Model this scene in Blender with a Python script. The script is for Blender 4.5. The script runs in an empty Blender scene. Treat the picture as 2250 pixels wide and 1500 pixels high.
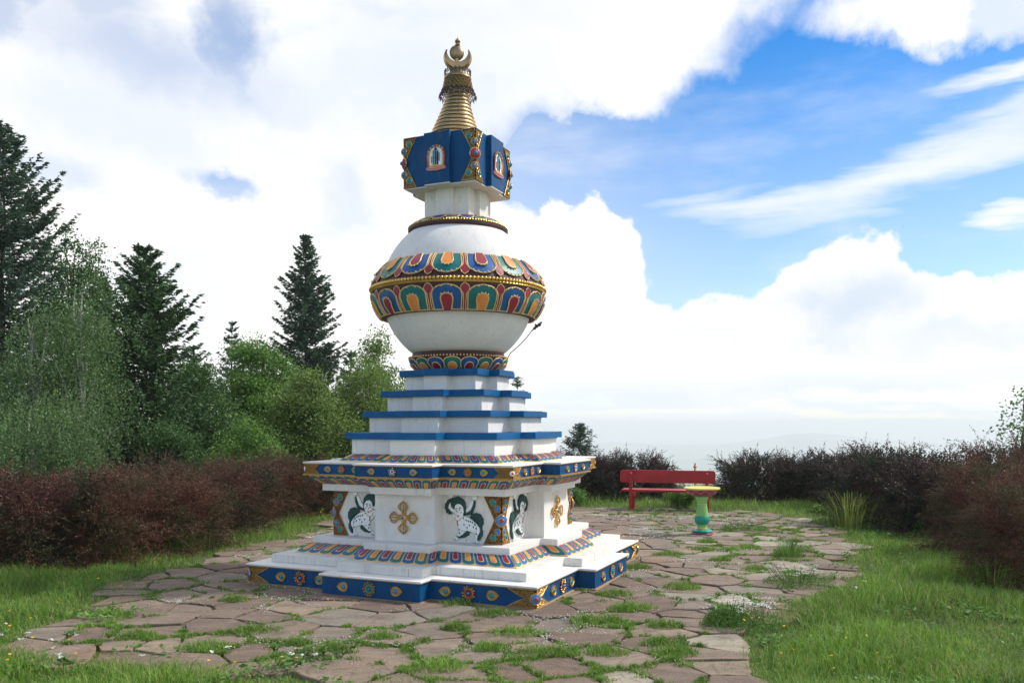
import bpy, bmesh, math, random
import numpy as np
from mathutils import Vector, Matrix, noise as mnoise
R = math.radians
rng = np.random.default_rng(7)
random.seed(7)
scene = bpy.context.scene
COL = scene.collection
F, Y0, H = 1860.7, 930.0, 1.8            # focal length in photo pixels, horizon row, eye height
S = 1.0909                               # survey units to metres

def gnd(px, py):                         # ground point seen at a photo pixel
    d = F * H / (py - Y0)
    return ((px - 1125) / F * d, d)
def at(px, py, d):
    return ((px - 1125) / F * d, d, H + (Y0 - py) / F * d)

# ------------------------------------------------------------------ materials
def newmat(name):
    m = bpy.data.materials.new(name); m.use_nodes = True
    nt = m.node_tree; b = nt.nodes['Principled BSDF']
    return m, nt, b
def N(nt, t, **kw):
    n = nt.nodes.new(t)
    for k, v in kw.items():
        if k.startswith('_'): setattr(n, k[1:], v)
        else: n.inputs[k].default_value = v
    return n
def ramp(nt, fac, stops):
    r = nt.nodes.new('ShaderNodeValToRGB')
    e = r.color_ramp.elements
    while len(e) < len(stops): e.new(0.5)
    for i, (p, c) in enumerate(stops):
        e[i].position = p; e[i].color = (*c, 1) if len(c) == 3 else c
    if fac is not None: nt.links.new(fac, r.inputs[0])
    return r
def mixc(nt, fac, a, b, mode='MIX'):
    n = nt.nodes.new('ShaderNodeMix'); n.data_type = 'RGBA'; n.blend_type = mode
    for s, v in ((0, fac), (6, a), (7, b)):
        if hasattr(v, 'links'): nt.links.new(v, n.inputs[s])
        elif s == 0: n.inputs[0].default_value = v
        else: n.inputs[s].default_value = (*v, 1) if len(v) == 3 else v
    return n.outputs[2]
def objco(nt):
    return nt.nodes.new('ShaderNodeTexCoord').outputs['Object']
def noise(nt, co, scale, detail=4, rough=.55, dist=0):
    n = N(nt, 'ShaderNodeTexNoise', Scale=scale, Detail=detail, Roughness=rough, Distortion=dist)
    if co is not None: nt.links.new(co, n.inputs['Vector'])
    return n.outputs['Fac']
def bump(nt, b, h, strength, dist=.01):
    n = N(nt, 'ShaderNodeBump', Strength=strength, Distance=dist)
    nt.links.new(h, n.inputs['Height']); nt.links.new(n.outputs[0], b.inputs['Normal'])

def paint(name, col, rough=.5, var=.12, bscale=60, bstr=.15, metal=0, dirt=None, spec=.5):
    m, nt, b = newmat(name); co = objco(nt)
    n1 = noise(nt, co, 3.2, 6, .65)
    c2 = tuple(max(0, c * (1 - var)) for c in col); c3 = tuple(min(1, c * (1 + var)) for c in col)
    r = ramp(nt, n1, [(.3, c2), (.7, c3)])
    out = r.outputs[0]
    if dirt:
        mp = nt.nodes.new('ShaderNodeMapping'); mp.inputs['Scale'].default_value = (9, 9, 1.3)
        nt.links.new(co, mp.inputs['Vector'])
        n2 = noise(nt, mp.outputs[0], 1.7, 8, .7)
        dr = ramp(nt, n2, [(.55, (0, 0, 0)), (.8, (dirt, dirt, dirt))])
        out = mixc(nt, dr.outputs[0], out, tuple(c * .45 for c in (.62, .60, .52)))
        n3 = noise(nt, co, 38, 3, .6)
        dr2 = ramp(nt, n3, [(.66, (0, 0, 0)), (.74, (dirt * .8,) * 3)])
        out = mixc(nt, dr2.outputs[0], out, (.25, .25, .21))
        mp3 = nt.nodes.new('ShaderNodeMapping'); mp3.inputs['Scale'].default_value = (7, 7, .55); nt.links.new(co, mp3.inputs['Vector'])
        n4 = noise(nt, mp3.outputs[0], 1.0, 3, .5, .4)
        hl = ramp(nt, n4, [(.606, (0, 0, 0)), (.612, (dirt, dirt, dirt)), (.618, (0, 0, 0))])
        out = mixc(nt, hl.outputs[0], out, (.22, .20, .17))
    nt.links.new(out, b.inputs['Base Color'])
    b.inputs['Roughness'].default_value = rough; b.inputs['Metallic'].default_value = metal
    b.inputs['Specular IOR Level'].default_value = spec
    bump(nt, b, noise(nt, co, bscale, 5, .6), bstr, .004)
    return m
M = {}
M['white'] = paint('white_limewash', (.775, .75, .70), .75, .07, 25, .35, dirt=.34, spec=.25)
M['slabwhite'] = paint('weathered_white_slab', (.81, .78, .72), .7, .07, 18, .4, dirt=.45, spec=.25)
M['plinthgrey'] = paint('weathered_plinth', (.72, .70, .645), .8, .09, 18, .5, dirt=.8, spec=.2)
M['blue'] = paint('blue_paint', (.001, .066, .19), .5, .2, 40, .2, dirt=.16, spec=.25)
M['stepblue'] = paint('step_blue_paint', (.001, .095, .25), .5, .18, 40, .2, dirt=.14, spec=.25)
M['pblue'] = paint('petal_blue', (.008, .095, .29), .45, .22)
M['teal'] = paint('petal_teal', (.006, .165, .16), .45, .22)
M['red'] = paint('petal_crimson', (.33, .025, .045), .45, .2)
M['orange'] = paint('petal_orange', (.80, .27, .06), .5, .2)
M['oline'] = paint('petal_outline', (.74, .50, .20), .45, .15)
M['maroon'] = paint('dark_maroon', (.06, .018, .018), .6, .2)
M['gold'] = paint('gold_leaf', (.74, .47, .13), .32, .2, 90, .4, metal=.72)
M['ochre'] = paint('ochre_gold_paint', (.50, .27, .06), .42, .22, 90, .35, metal=.35)
M['brass'] = paint('aged_brass', (.44, .31, .155), .38, .3, 50, .3, metal=.85)
M['brassm'] = paint('dull_brass', (.30, .215, .13), .42, .3, 50, .3, metal=.75)
M['brassd'] = paint('tarnished_brass', (.17, .13, .10), .5, .3, 50, .3, metal=.7)
M['wood'] = paint('wooden_trim', (.36, .23, .11), .7, .25, 60, .4)
M['lime'] = paint('lion_white', (.88, .91, .89), .6, .06, 60, .3)
M['mane'] = paint('lion_green', (.012, .055, .045), .6, .35, 90, .8)
M['black'] = paint('black_paint', (.012, .015, .02), .5, .2)
M['pink'] = paint('lion_pink', (.68, .42, .38), .6, .1)
M['gemteal'] = paint('teal_gem', (.01, .27, .27), .2, .1)
M['gemblue'] = paint('blue_gem', (.07, .22, .46), .2, .1)
M['gemred'] = paint('red_gem', (.5, .04, .04), .2, .1)
M['benchred'] = paint('red_bench_paint', (.42, .015, .022), .42, .25, 30, .3)
M['yellow'] = paint('yellow_glaze', (.80, .62, .15), .3, .1)
M['green'] = paint('green_glaze', (.26, .60, .18), .3, .14)
M['jade'] = paint('jade_glaze', (.01, .33, .23), .3, .14)
M['plum'] = paint('plum_glaze', (.27, .04, .09), .35, .15)
M['rose'] = paint('rose_glaze', (.62, .25, .33), .4, .12)
M['iron'] = paint('dark_iron', (.05, .05, .05), .6, .2)
M['bark'] = paint('bark', (.13, .10, .075), .9, .35, 30, 1)
M['birchbark'] = paint('birch_bark', (.42, .40, .36), .8, .4, 14, .6)
M['twig'] = paint('reddish_twig', (.10, .055, .04), .9, .3)

def leafmat(name, cols, transl=.35, rough=.55, alt=None, spec=.35):
    m, nt, b = newmat(name)
    g = nt.nodes.new('ShaderNodeNewGeometry')
    k = len(cols)
    r = ramp(nt, g.outputs['Random Per Island'], [(i / max(1, k - 1), c) for i, c in enumerate(cols)])
    co = objco(nt)
    n = ramp(nt, noise(nt, co, 1.1, 3, .6), [(.3, (.72, .72, .72)), (.7, (1.22, 1.22, 1.15))])
    c = mixc(nt, 1.0, r.outputs[0], n.outputs[0], 'MULTIPLY')
    if alt:
        fa = ramp(nt, noise(nt, co, 1.9, 4, .6), [(.46, (0, 0, 0)), (.60, (1, 1, 1))])
        c = mixc(nt, fa.outputs[0], c, alt)
    nt.links.new(c, b.inputs['Base Color'])
    b.inputs['Roughness'].default_value = rough
    b.inputs['Specular IOR Level'].default_value = spec
    t = nt.nodes.new('ShaderNodeBsdfTranslucent'); nt.links.new(c, t.inputs[0])
    mx = nt.nodes.new('ShaderNodeMixShader'); mx.inputs[0].default_value = transl
    o = nt.nodes['Material Output']
    nt.links.new(b.outputs[0], mx.inputs[1]); nt.links.new(t.outputs[0], mx.inputs[2]); nt.links.new(mx.outputs[0], o.inputs[0])
    return m
M['spruce'] = leafmat('spruce_needles', [(.03, .065, .03), (.055, .115, .045), (.085, .17, .06), (.12, .22, .08)], .28)
M['spruce2'] = leafmat('blue_spruce_needles', [(.035, .075, .045), (.06, .12, .07), (.10, .18, .105)], .28)
M['birch'] = leafmat('birch_leaves', [(.065, .13, .04), (.095, .18, .055), (.14, .24, .08), (.21, .31, .13)], .4)
M['broad'] = leafmat('broad_leaves', [(.065, .15, .03), (.11, .24, .04), (.17, .33, .06), (.25, .40, .10)], .45)
M['broadd'] = leafmat('dark_broad_leaves', [(.045, .105, .03), (.07, .155, .04), (.11, .22, .06)], .4)
M['olive'] = leafmat('olive_leaves', [(.08, .15, .03), (.13, .22, .045), (.20, .30, .075), (.27, .35, .11)], .45)
M['barb'] = leafmat('barberry_leaves', [(.055, .022, .020), (.10, .036, .032), (.155, .055, .045), (.22, .105, .080), (.065, .055, .03), (.18, .07, .055)], .3, .5, (.060, .062, .030), .25)
M['barbr'] = leafmat('red_barberry_leaves', [(.07, .026, .021), (.13, .044, .034), (.20, .072, .050), (.28, .14, .09), (.08, .065, .035), (.23, .09, .06)], .3, .5, (.085, .075, .035), .25)
M['barbd'] = leafmat('dark_barberry_leaves', [(.042, .024, .028), (.068, .036, .040), (.105, .055, .056), (.05, .058, .032), (.14, .085, .082)], .25, .5, (.040, .055, .026), .25)
M['grass'] = leafmat('grass_blades', [(.08, .17, .016), (.13, .27, .026), (.19, .36, .045), (.27, .43, .08), (.40, .42, .17)], .4, .5)
M['straw'] = leafmat('dry_straw', [(.42, .34, .17), (.52, .44, .25), (.34, .30, .14)], .3, .7)
M['herb'] = leafmat('herb_leaves', [(.08, .17, .03), (.12, .25, .045), (.18, .33, .07)], .4, .5)
M['reed'] = leafmat('yellow_green_blades', [(.20, .30, .05), (.30, .40, .09), (.42, .46, .16)], .45)
M['petaly'] = leafmat('yellow_petals', [(.85, .55, .02), (.85, .42, .02)], .3)
M['petalw'] = leafmat('white_petals', [(.82, .82, .78), (.72, .74, .68)], .3)

# ------------------------------------------------------------------ mesh builder
class MB:
    def __init__(s): s.v = []; s.f = []; s.m = []; s.ms = []; s.T = None
    def mi(s, m):
        if m not in s.ms: s.ms.append(m)
        return s.ms.index(m)
    def add(s, vs, fs, m):
        o = len(s.v); k = s.mi(m)
        for p in vs: s.v.append(tuple(s.T(p)) if s.T else tuple(p))
        for f in fs: s.f.append([i + o for i in f]); s.m.append(k)
    def box(s, x0, x1, y0, y1, z0, z1, m):
        s.add([(x, y, z) for z in (z0, z1) for x, y in ((x0, y0), (x1, y0), (x1, y1), (x0, y1))],
              [(3, 2, 1, 0), (4, 5, 6, 7), (0, 1, 5, 4), (1, 2, 6, 5), (2, 3, 7, 6), (3, 0, 4, 7)], m)
    def loft(s, polys, m, cap0=True, cap1=True):       # polys: list of rings with the same count (3d points)
        n = len(polys[0]); vs = [p for q in polys for p in q]; fs = []
        for k in range(len(polys) - 1):
            for i in range(n):
                j = (i + 1) % n
                fs.append((k * n + i, k * n + j, (k + 1) * n + j, (k + 1) * n + i))
        if cap0: fs.append(tuple(reversed(range(n))))
        if cap1: fs.append(tuple((len(polys) - 1) * n + i for i in range(n)))
        s.add(vs, fs, m)
    def prism(s, poly, z0, z1, m):
        s.loft([[(x, y, z0) for x, y in poly], [(x, y, z1) for x, y in poly]], m)
    def lathe(s, prof, m, seg=48, c=(0, 0), lean=None, lob=None):
        rings = []
        for r, z in prof:
            ring = []
            for i in range(seg):
                a = 2 * math.pi * i / seg
                rr = r * (1 + (lob[1] * abs(math.sin(a * lob[0] / 2)) if lob else 0))
                dx, dy = lean(z) if lean else (0, 0)
                ring.append((c[0] + dx + rr * math.cos(a), c[1] + dy + rr * math.sin(a), z))
            rings.append(ring)
        s.loft(rings, m)
    def tube(s, pts, rad, m, seg=6, closed=False):
        pts = [Vector(p) for p in pts]; n = len(pts); rings = []
        for i, p in enumerate(pts):
            if closed: t = pts[(i + 1) % n] - pts[i - 1]
            else: t = pts[min(i + 1, n - 1)] - pts[max(i - 1, 0)]
            if t.length < 1e-9: t = Vector((0, 0, 1))
            t.normalize()
            a = t.cross(Vector((0, 0, 1)) if abs(t.z) < .9 else Vector((0, 1, 0))).normalized(); b = t.cross(a)
            r = rad[i] if hasattr(rad, '__len__') else rad
            rings.append([p + (a * math.cos(q) + b * math.sin(q)) * r for q in [2 * math.pi * k / seg for k in range(seg)]])
        if closed: rings.append(rings[0])
        s.loft(rings, m, not closed, not closed)
    def ball(s, c, r, m, seg=10, rin=6, sc=(1, 1, 1)):
        vs = [(c[0], c[1], c[2] - r * sc[2])]
        for i in range(1, rin):
            t = math.pi * i / rin
            for k in range(seg):
                a = 2 * math.pi * k / seg
                vs.append((c[0] + r * sc[0] * math.sin(t) * math.cos(a), c[1] + r * sc[1] * math.sin(t) * math.sin(a), c[2] - r * sc[2] * math.cos(t)))
        vs.append((c[0], c[1], c[2] + r * sc[2])); fs = []
        for k in range(seg):
            j = (k + 1) % seg
            fs.append((0, 1 + j, 1 + k))
            for i in range(rin - 2): fs.append((1 + i * seg + k, 1 + i * seg + j, 1 + (i + 1) * seg + j, 1 + (i + 1) * seg + k))
            fs.append((1 + (rin - 2) * seg + k, 1 + (rin - 2) * seg + j, len(vs) - 1))
        s.add(vs, fs, m)
    def relief(s, poly, h0, h1, m, ch=.004):            # polygon in the XZ plane raised towards -Y with a chamfered rim
        n = len(poly)
        a = sum(poly[i][0] * poly[(i + 1) % n][1] - poly[(i + 1) % n][0] * poly[i][1] for i in range(n))
        if a < 0: poly = poly[::-1]
        ins = []
        for i in range(n):
            p, q, r = Vector(poly[i - 1]), Vector(poly[i]), Vector(poly[(i + 1) % n])
            d1 = (q - p).normalized() if (q - p).length > 1e-9 else Vector((1, 0)); d2 = (r - q).normalized() if (r - q).length > 1e-9 else d1
            nn = Vector((-d1.y - d2.y, d1.x + d2.x))
            nn = nn.normalized() if nn.length > .2 else Vector((0, 0))
            ins.append(q + nn * ch)
        s.loft([[(x, -h0, z) for x, z in poly], [(x, -(h1 - ch * .6), z) for x, z in poly], [(x, -h1, z) for x, z in ins]], m, False, True)
    def build(s, name, parent=None, smooth=True, bevel=0, ang=40):
        me = bpy.data.meshes.new(name); me.from_pydata(s.v, [], s.f)
        for m in s.ms: me.materials.append(M[m] if isinstance(m, str) else m)
        me.polygons.foreach_set('material_index', s.m); me.update()
        if smooth: me.shade_smooth(); me.set_sharp_from_angle(angle=R(ang))
        o = bpy.data.objects.new(name, me); COL.objects.link(o)
        if parent: o.parent = parent
        if bevel:
            b = o.modifiers.new('bevel', 'BEVEL'); b.width = bevel; b.segments = 2; b.limit_method = 'ANGLE'; b.angle_limit = R(40)
        return o
def tag(o, label=None, cat=None, group=None, kind=None):
    if label: o['label'] = label
    if cat: o['category'] = cat
    if group: o['group'] = group
    if kind: o['kind'] = kind
    return o
def empty(name, loc, rz, label, cat, group=None):
    o = bpy.data.objects.new(name, None); COL.objects.link(o); o.location = loc; o.rotation_euler = (0, 0, rz)
    o.empty_display_size = .2
    return tag(o, label, cat, group)
def copy_part(o, parent, loc, rz):
    c = o.copy(); COL.objects.link(c); c.parent = parent; c.location = loc; c.rotation_euler = (0, 0, rz)
    for ch in [k for k in o.children]:
        g = ch.copy(); COL.objects.link(g); g.parent = c
    return c
def npmesh(name, V, faces_n, mat, parent=None, tris=False):
    """V: (n,k,3) array, each island has k verts; faces_n list of index tuples within an island"""
    n, k, _ = V.shape
    me = bpy.data.meshes.new(name)
    me.vertices.add(n * k); me.vertices.foreach_set('co', V.astype(np.float32).ravel())
    loops = []; starts = []; tot = []
    base = (np.arange(n) * k)[:, None]; per = []
    lt = []
    for f in faces_n: per.append(base + np.array(f)[None, :]); lt.append(len(f))
    idx = np.concatenate(per, axis=1).ravel()
    tot = np.tile(np.array(lt), n)
    st = np.concatenate([[0], np.cumsum(tot)[:-1]])
    me.loops.add(len(idx)); me.loops.foreach_set('vertex_index', idx.astype(np.int32))
    me.polygons.add(len(tot)); me.polygons.foreach_set('loop_start', st.astype(np.int32)); me.polygons.foreach_set('loop_total', tot.astype(np.int32))
    me.materials.append(M[mat]); me.update(calc_edges=True); me.validate()
    o = bpy.data.objects.new(name, me); COL.objects.link(o)
    if parent: o.parent = parent
    return o
def unit(v): return v / np.maximum(np.linalg.norm(v, axis=-1, keepdims=True), 1e-9)
def leaves(name, C, D, L, asp, mat, parent=None, nrm=None):
    n = len(C); D = unit(D)
    Q = rng.normal(size=(n, 3)) if nrm is None else nrm
    W = unit(np.cross(D, Q)); L = np.broadcast_to(L, (n,))[:, None]
    V = np.stack([C - D * L * .5, C + W * L * asp * .5 - D * L * .05, C + D * L * .5, C - W * L * asp * .5 - D * L * .05], axis=1)
    return npmesh(name, V, [(0, 1, 2, 3)], mat, parent)

# ------------------------------------------------------------------ camera, world, sun
cam = bpy.data.cameras.new('camera'); co = bpy.data.objects.new('camera', cam); COL.objects.link(co)
co.matrix_world = Matrix.Translation((0, 0, H)) @ Matrix.Rotation(R(90), 4, 'X') @ Matrix.Rotation(-.0028, 4, 'Z')
cam.sensor_width = 36; cam.lens = F / 2250 * 36; cam.shift_y = (Y0 - 750) / 2250; cam.clip_end = 40000; cam.clip_start = .05
scene.camera = co
SUN_EL, SUN_AZ = 46, 78                                  # azimuth measured from +Y (view direction) to the right
sd = Vector((math.sin(R(SUN_AZ)) * math.cos(R(SUN_EL)), math.cos(R(SUN_AZ)) * math.cos(R(SUN_EL)), math.sin(R(SUN_EL))))
sl = bpy.data.lights.new('sun', 'SUN'); sl.energy = 3.0; sl.angle = R(5); sl.color = (1, .955, .89)
so = bpy.data.objects.new('sun', sl); COL.objects.link(so); so.rotation_euler = (-sd).to_track_quat('-Z', 'Y').to_euler(); so.location = (8, 4, 14)

w = bpy.data.worlds.new('World'); scene.world = w; w.use_nodes = True; w.cycles.sampling_method = 'MANUAL'; w.cycles.sample_map_resolution = 512
nt = w.node_tree; nt.nodes.clear()
def Mth(op, a, b=None, c=None, clamp=False):
    n = nt.nodes.new('ShaderNodeMath'); n.operation = op; n.use_clamp = clamp
    for i, v in enumerate((a, b, c)):
        if v is None: continue
        if hasattr(v, 'links'): nt.links.new(v, n.inputs[i])
        else: n.inputs[i].default_value = v
    return n.outputs[0]
def VM(op, a, b=None):
    n = nt.nodes.new('ShaderNodeVectorMath'); n.operation = op
    for i, v in enumerate((a, b)):
        if v is None: continue
        if hasattr(v, 'links'): nt.links.new(v, n.inputs[i])
        else: n.inputs[i].default_value = v
    return n.outputs['Value'] if op == 'LENGTH' else n.outputs[0]
def sstep(x, a, b):
    n = nt.nodes.new('ShaderNodeMapRange'); n.interpolation_type = 'SMOOTHSTEP'
    nt.links.new(x, n.inputs[0]); n.inputs[1].default_value = a; n.inputs[2].default_value = b
    return n.outputs[0]
tc = nt.nodes.new('ShaderNodeTexCoord'); dirv = tc.outputs['Generated']
sp = nt.nodes.new('ShaderNodeSeparateXYZ'); nt.links.new(dirv, sp.inputs[0])
az = Mth('ARCTAN2', sp.outputs[0], sp.outputs[1]); el = Mth('ARCSINE', sp.outputs[2])
cb = nt.nodes.new('ShaderNodeCombineXYZ'); nt.links.new(az, cb.inputs[0]); nt.links.new(el, cb.inputs[1])
AE = cb.outputs[0]
def wn(co_, scale, detail, rough, stretch=None, loc=(0, 0, 0), color=False):
    mp = nt.nodes.new('ShaderNodeMapping'); nt.links.new(co_, mp.inputs[0])
    if stretch: mp.inputs['Scale'].default_value = stretch
    mp.inputs['Location'].default_value = loc
    n = N(nt, 'ShaderNodeTexNoise', Scale=scale, Detail=detail, Roughness=rough); nt.links.new(mp.outputs[0], n.inputs['Vector'])
    return n.outputs['Color'] if color else n.outputs['Fac']
nz = wn(AE, 9, 7, .58, loc=(3, 1, 0), color=True)
nz2 = VM('MULTIPLY', VM('SUBTRACT', nz, (.5, .5, .5)), (.16, .13, 0))
AEd = VM('ADD', AE, nz2)                                   # puffy edges
nzs = wn(AE, 5, 5, .6, stretch=(.6, 3, 1), loc=(7, 2, 0), color=True)
AEs = VM('ADD', AE, VM('MULTIPLY', VM('SUBTRACT', nzs, (.5, .5, .5)), (.3, .10, 0)))   # streaky
def ae(px, py):
    u = (px - 1125) / F; v = (930 - py) / F
    a = math.atan(u); return a, math.atan(v * math.cos(a))
def blob(src, px, py, rx, ry, rot=0, soft=.5, amp=1.0):
    a, e = ae(px, py)
    mp = nt.nodes.new('ShaderNodeMapping'); mp.vector_type = 'TEXTURE'
    nt.links.new(src, mp.inputs[0]); mp.inputs['Location'].default_value = (a, e, 0)
    mp.inputs['Rotation'].default_value = (0, 0, R(rot)); mp.inputs['Scale'].default_value = (rx / F, ry / F, 1)
    l = VM('LENGTH', mp.outputs[0])
    n = nt.nodes.new('ShaderNodeMapRange'); n.interpolation_type = 'SMOOTHSTEP'
    nt.links.new(l, n.inputs[0]); n.inputs[1].default_value = 1 + soft; n.inputs[2].default_value = 1 - soft
    n.inputs[3].default_value = 0; n.inputs[4].default_value = amp
    return n.outputs[0]
def union(L):
    o = L[0]
    for x in L[1:]: o = Mth('MAXIMUM', o, x)
    return o
holes = union([
    blob(AEd, 1960, 270, 400, 300, 0, .2), blob(AEd, 1620, 400, 300, 200, 0, .2), blob(AEd, 1330, 350, 260, 95, 0, .3), blob(AEd, 1550, 560, 150, 120, 0, .3),
    blob(AEd, 2150, 420, 330, 170, 0, .3), blob(AEd, 1560, 560, 160, 120, 0, .5, .72), blob(AEd, 1200, 300, 110, 60, 0, .6, .5),
    blob(AEd, 515, 60, 50, 110, 8, .8, .6), blob(AEd, 330, 110, 230, 60, -12, .9, .42), blob(AEd, 500, 415, 75, 28, -25, .7, .7),
    blob(AEd, 740, 440, 60, 80, 0, .8, .25), blob(AEd, 20, 10, 60, 40, 0, .7, .45), blob(AEd, 230, 5, 120, 40, 0, .7, .4),
    blob(AEd, 110, 370, 70, 40, 0, .8, .3), blob(AEd, 1130, 40, 400, 40, 0, .9, .12),
    blob(AEs, 1500, 795, 420, 11, 0, .9, .45), blob(AEs, 2050, 850, 600, 14, 0, .9, .5), blob(AEs, 1700, 895, 600, 8, 0, .9, .35)])
back = sstep(wn(dirv, 1.6, 6, .6, loc=(5, 5, 5)), .44, .58)
clouds = union([
    blob(AEd, 2050, 695, 350, 105, 0, .12), blob(AEd, 1850, 655, 150, 110, 0, .14), blob(AEd, 2250, 680, 150, 100, 0, .2), blob(AEd, 1450, 770, 330, 105, 0, .2),
    blob(AEd, 1275, 560, 135, 125, 0, .15), blob(AEd, 1990, 20, 190, 55, 0, .4, .95), blob(AEd, 2200, 10, 90, 40, 0, .5, .7),
    blob(AEd, 1900, 740, 600, 85, 0, .3), blob(AEd, 1300, 720, 240, 90, 0, .2),
    blob(AEs, 2050, 350, 340, 46, 17, .9, .8), blob(AEs, 2230, 270, 160, 55, 30, .8, .65), blob(AEs, 1800, 430, 280, 26, 6, .9, .75),
    blob(AEs, 2200, 135, 110, 26, 12, .7, .85), blob(AEs, 2210, 455, 90, 20, 5, .8, .9), blob(AEs, 1560, 440, 140, 20, 5, .9, .55),
    blob(AEs, 1360, 360, 80, 6, -8, .9, .2)])
veil = Mth('ADD', Mth('MULTIPLY', sstep(el, .46, .13), .30), Mth('MULTIPLY', sstep(az, .30, -.05), .22))
veil = Mth('ADD', veil, Mth('MULTIPLY', sstep(wn(AE, 5, 7, .6, stretch=(.7, 2.2, 1), loc=(2, 8, 0)), .45, .8), .30))
cov = Mth('MAXIMUM', Mth('ADD', Mth('SUBTRACT', 1.0, holes), clouds, clamp=True), veil)
front = sstep(sp.outputs[1], -.1, .35)
cover = Mth('ADD', Mth('MULTIPLY', cov, front), Mth('MULTIPLY', back, Mth('SUBTRACT', 1.0, front)), clamp=True)
sky = nt.nodes.new('ShaderNodeTexSky'); sky.sky_type = 'NISHITA'; sky.sun_disc = False
sky.sun_elevation = R(SUN_EL); sky.sun_rotation = R(SUN_AZ); sky.altitude = 900; sky.air_density = 1.0; sky.dust_density = .6; sky.ozone_density = 1.4
hs = N(nt, 'ShaderNodeHueSaturation', Saturation=1.5, Value=.98, Hue=.503); nt.links.new(sky.outputs[0], hs.inputs['Color'])
bg1 = nt.nodes.new('ShaderNodeBackground'); nt.links.new(hs.outputs[0], bg1.inputs[0]); bg1.inputs[1].default_value = .15
# cloud brightness: sunlit white with soft grey-blue undersides
sh = union([blob(AEd, 1850, 680, 150, 65, 12, .8, 1.0), blob(AEd, 2120, 720, 140, 35, 5, .8, .6), blob(AEd, 900, 190, 330, 110, 0, .9, .7), blob(AEd, 250, 250, 330, 70, -8, .9, .65),
            blob(AEd, 420, 620, 90, 110, 0, .9, .35), blob(AEs, 1700, 850, 700, 40, 0, .9, .5), blob(AEd, 1500, 240, 130, 40, 20, .8, .5)])
shn = Mth('MULTIPLY', sh, sstep(wn(AE, 6, 6, .6, loc=(1, 9, 0)), .18, .55))
lowh = Mth('MULTIPLY', sstep(el, .075, -.02), .8)
shn = Mth('ADD', shn, sstep(wn(AE, 4, 6, .62, stretch=(.8, 2, 1), loc=(9, 4, 0)), .55, .85), clamp=True)
cc = mixc(nt, shn, (.88, .875, .868), (.60, .675, .775))
cc2 = mixc(nt, lowh, cc, (.68, .74, .81))
bg2 = nt.nodes.new('ShaderNodeBackground'); nt.links.new(cc2, bg2.inputs[0]); bg2.inputs[1].default_value = 1.0
mx = nt.nodes.new('ShaderNodeMixShader'); nt.links.new(cover, mx.inputs[0]); nt.links.new(bg1.outputs[0], mx.inputs[1]); nt.links.new(bg2.outputs[0], mx.inputs[2])
ow = nt.nodes.new('ShaderNodeOutputWorld'); nt.links.new(mx.outputs[0], ow.inputs[0])
vs = scene.view_settings; vs.view_transform = 'Standard'; vs.look = 'None'; vs.exposure = .34; vs.gamma = 1

# ------------------------------------------------------------------ terrain
def fbm(x, y, sc, oc=4):
    return mnoise.fractal(Vector((x * sc, y * sc, 3.7)), 1.0, 2.0, oc)
def terrain_z(x, y):
    d = math.hypot((x + .2), (y - 11))
    z = -.014
    if d > 14: z -= (d - 14) ** 1.25 * .05
    far = min(1, max(0, (d - 40) / 900)); far = far * far * (3 - 2 * far)
    z = z * (1 - far) + (-230) * far if d > 14 else z
    if d > 1200:
        a = math.atan2(x, y)
        k = min(1, (d - 1200) / 1800)
        z += k * (fbm(x, y, .0006) * 45 + fbm(x, y, .003) * 8)
        for (ha, hw, hd, hh, hs_) in ((.335, .075, 6500, 118, 900), (.40, .16, 7200, 65, 900), (.16, .14, 7600, 40, 1200), (.6, .2, 7600, 50, 1200), (-.35, .3, 7600, 60, 1200)):
            z += hh * math.exp(-((a - ha) / hw) ** 2 - ((d - hd) / hs_) ** 2)
    if d > 14: z += min(1, (d - 14) / 20) * fbm(x, y, .08) * .4
    return z
mt, nt2, b = newmat('meadow_soil')
gcoord = nt2.nodes.new('ShaderNodeNewGeometry').outputs['Position']
n1 = noise(nt2, gcoord, .9, 8, .65); n2 = noise(nt2, gcoord, 14, 5, .6)
r1 = ramp(nt2, n1, [(.35, (.05, .075, .022)), (.6, (.085, .12, .035)), (.75, (.15, .135, .07))])
r2 = ramp(nt2, n2, [(.3, (.6, .6, .6)), (.7, (1.3, 1.3, 1.2))])
n3 = noise(nt2, gcoord, .004, 6, .6)
r3 = ramp(nt2, n3, [(.42, (.02, .05, .025)), (.5, (.06, .11, .04)), (.62, (.16, .18, .08))])
dv = nt2.nodes.new('ShaderNodeVectorMath'); dv.operation = 'LENGTH'; nt2.links.new(gcoord, dv.inputs[0])
mr = N(nt2, 'ShaderNodeMapRange'); nt2.links.new(dv.outputs['Value'], mr.inputs[0]); mr.inputs[1].default_value = 60; mr.inputs[2].default_value = 400
near = mixc(nt2, 1.0, r1.outputs[0], r2.outputs[0], 'MULTIPLY')
nt2.links.new(mixc(nt2, mr.outputs[0], near, r3.outputs[0]), b.inputs['Base Color']); b.inputs['Roughness'].default_value = .95
bump(nt2, b, n2, .6, .03)
M['ground'] = mt
radii = [0] + [.6 * 1.09 ** k for k in range(114)]
radii = [r for r in radii if r < 9500]
seg = 256; gv = [(0, 11, terrain_z(0, 11))]; gf = []
for r in radii[1:]:
    for k in range(seg):
        a = 2 * math.pi * k / seg; x = r * math.sin(a); y = 11 + r * math.cos(a); gv.append((x, y, terrain_z(x, y)))
for k in range(seg): gf.append((0, 1 + (k + 1) % seg, 1 + k))
for i in range(len(radii) - 2):
    for k in range(seg):
        j = (k + 1) % seg; a = 1 + i * seg; c = a + seg
        gf.append((a + k, a + j, c + j, c + k))
g = MB(); g.add(gv, gf, 'ground'); go = g.build('ground', ang=180); tag(go, kind='structure')

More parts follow.
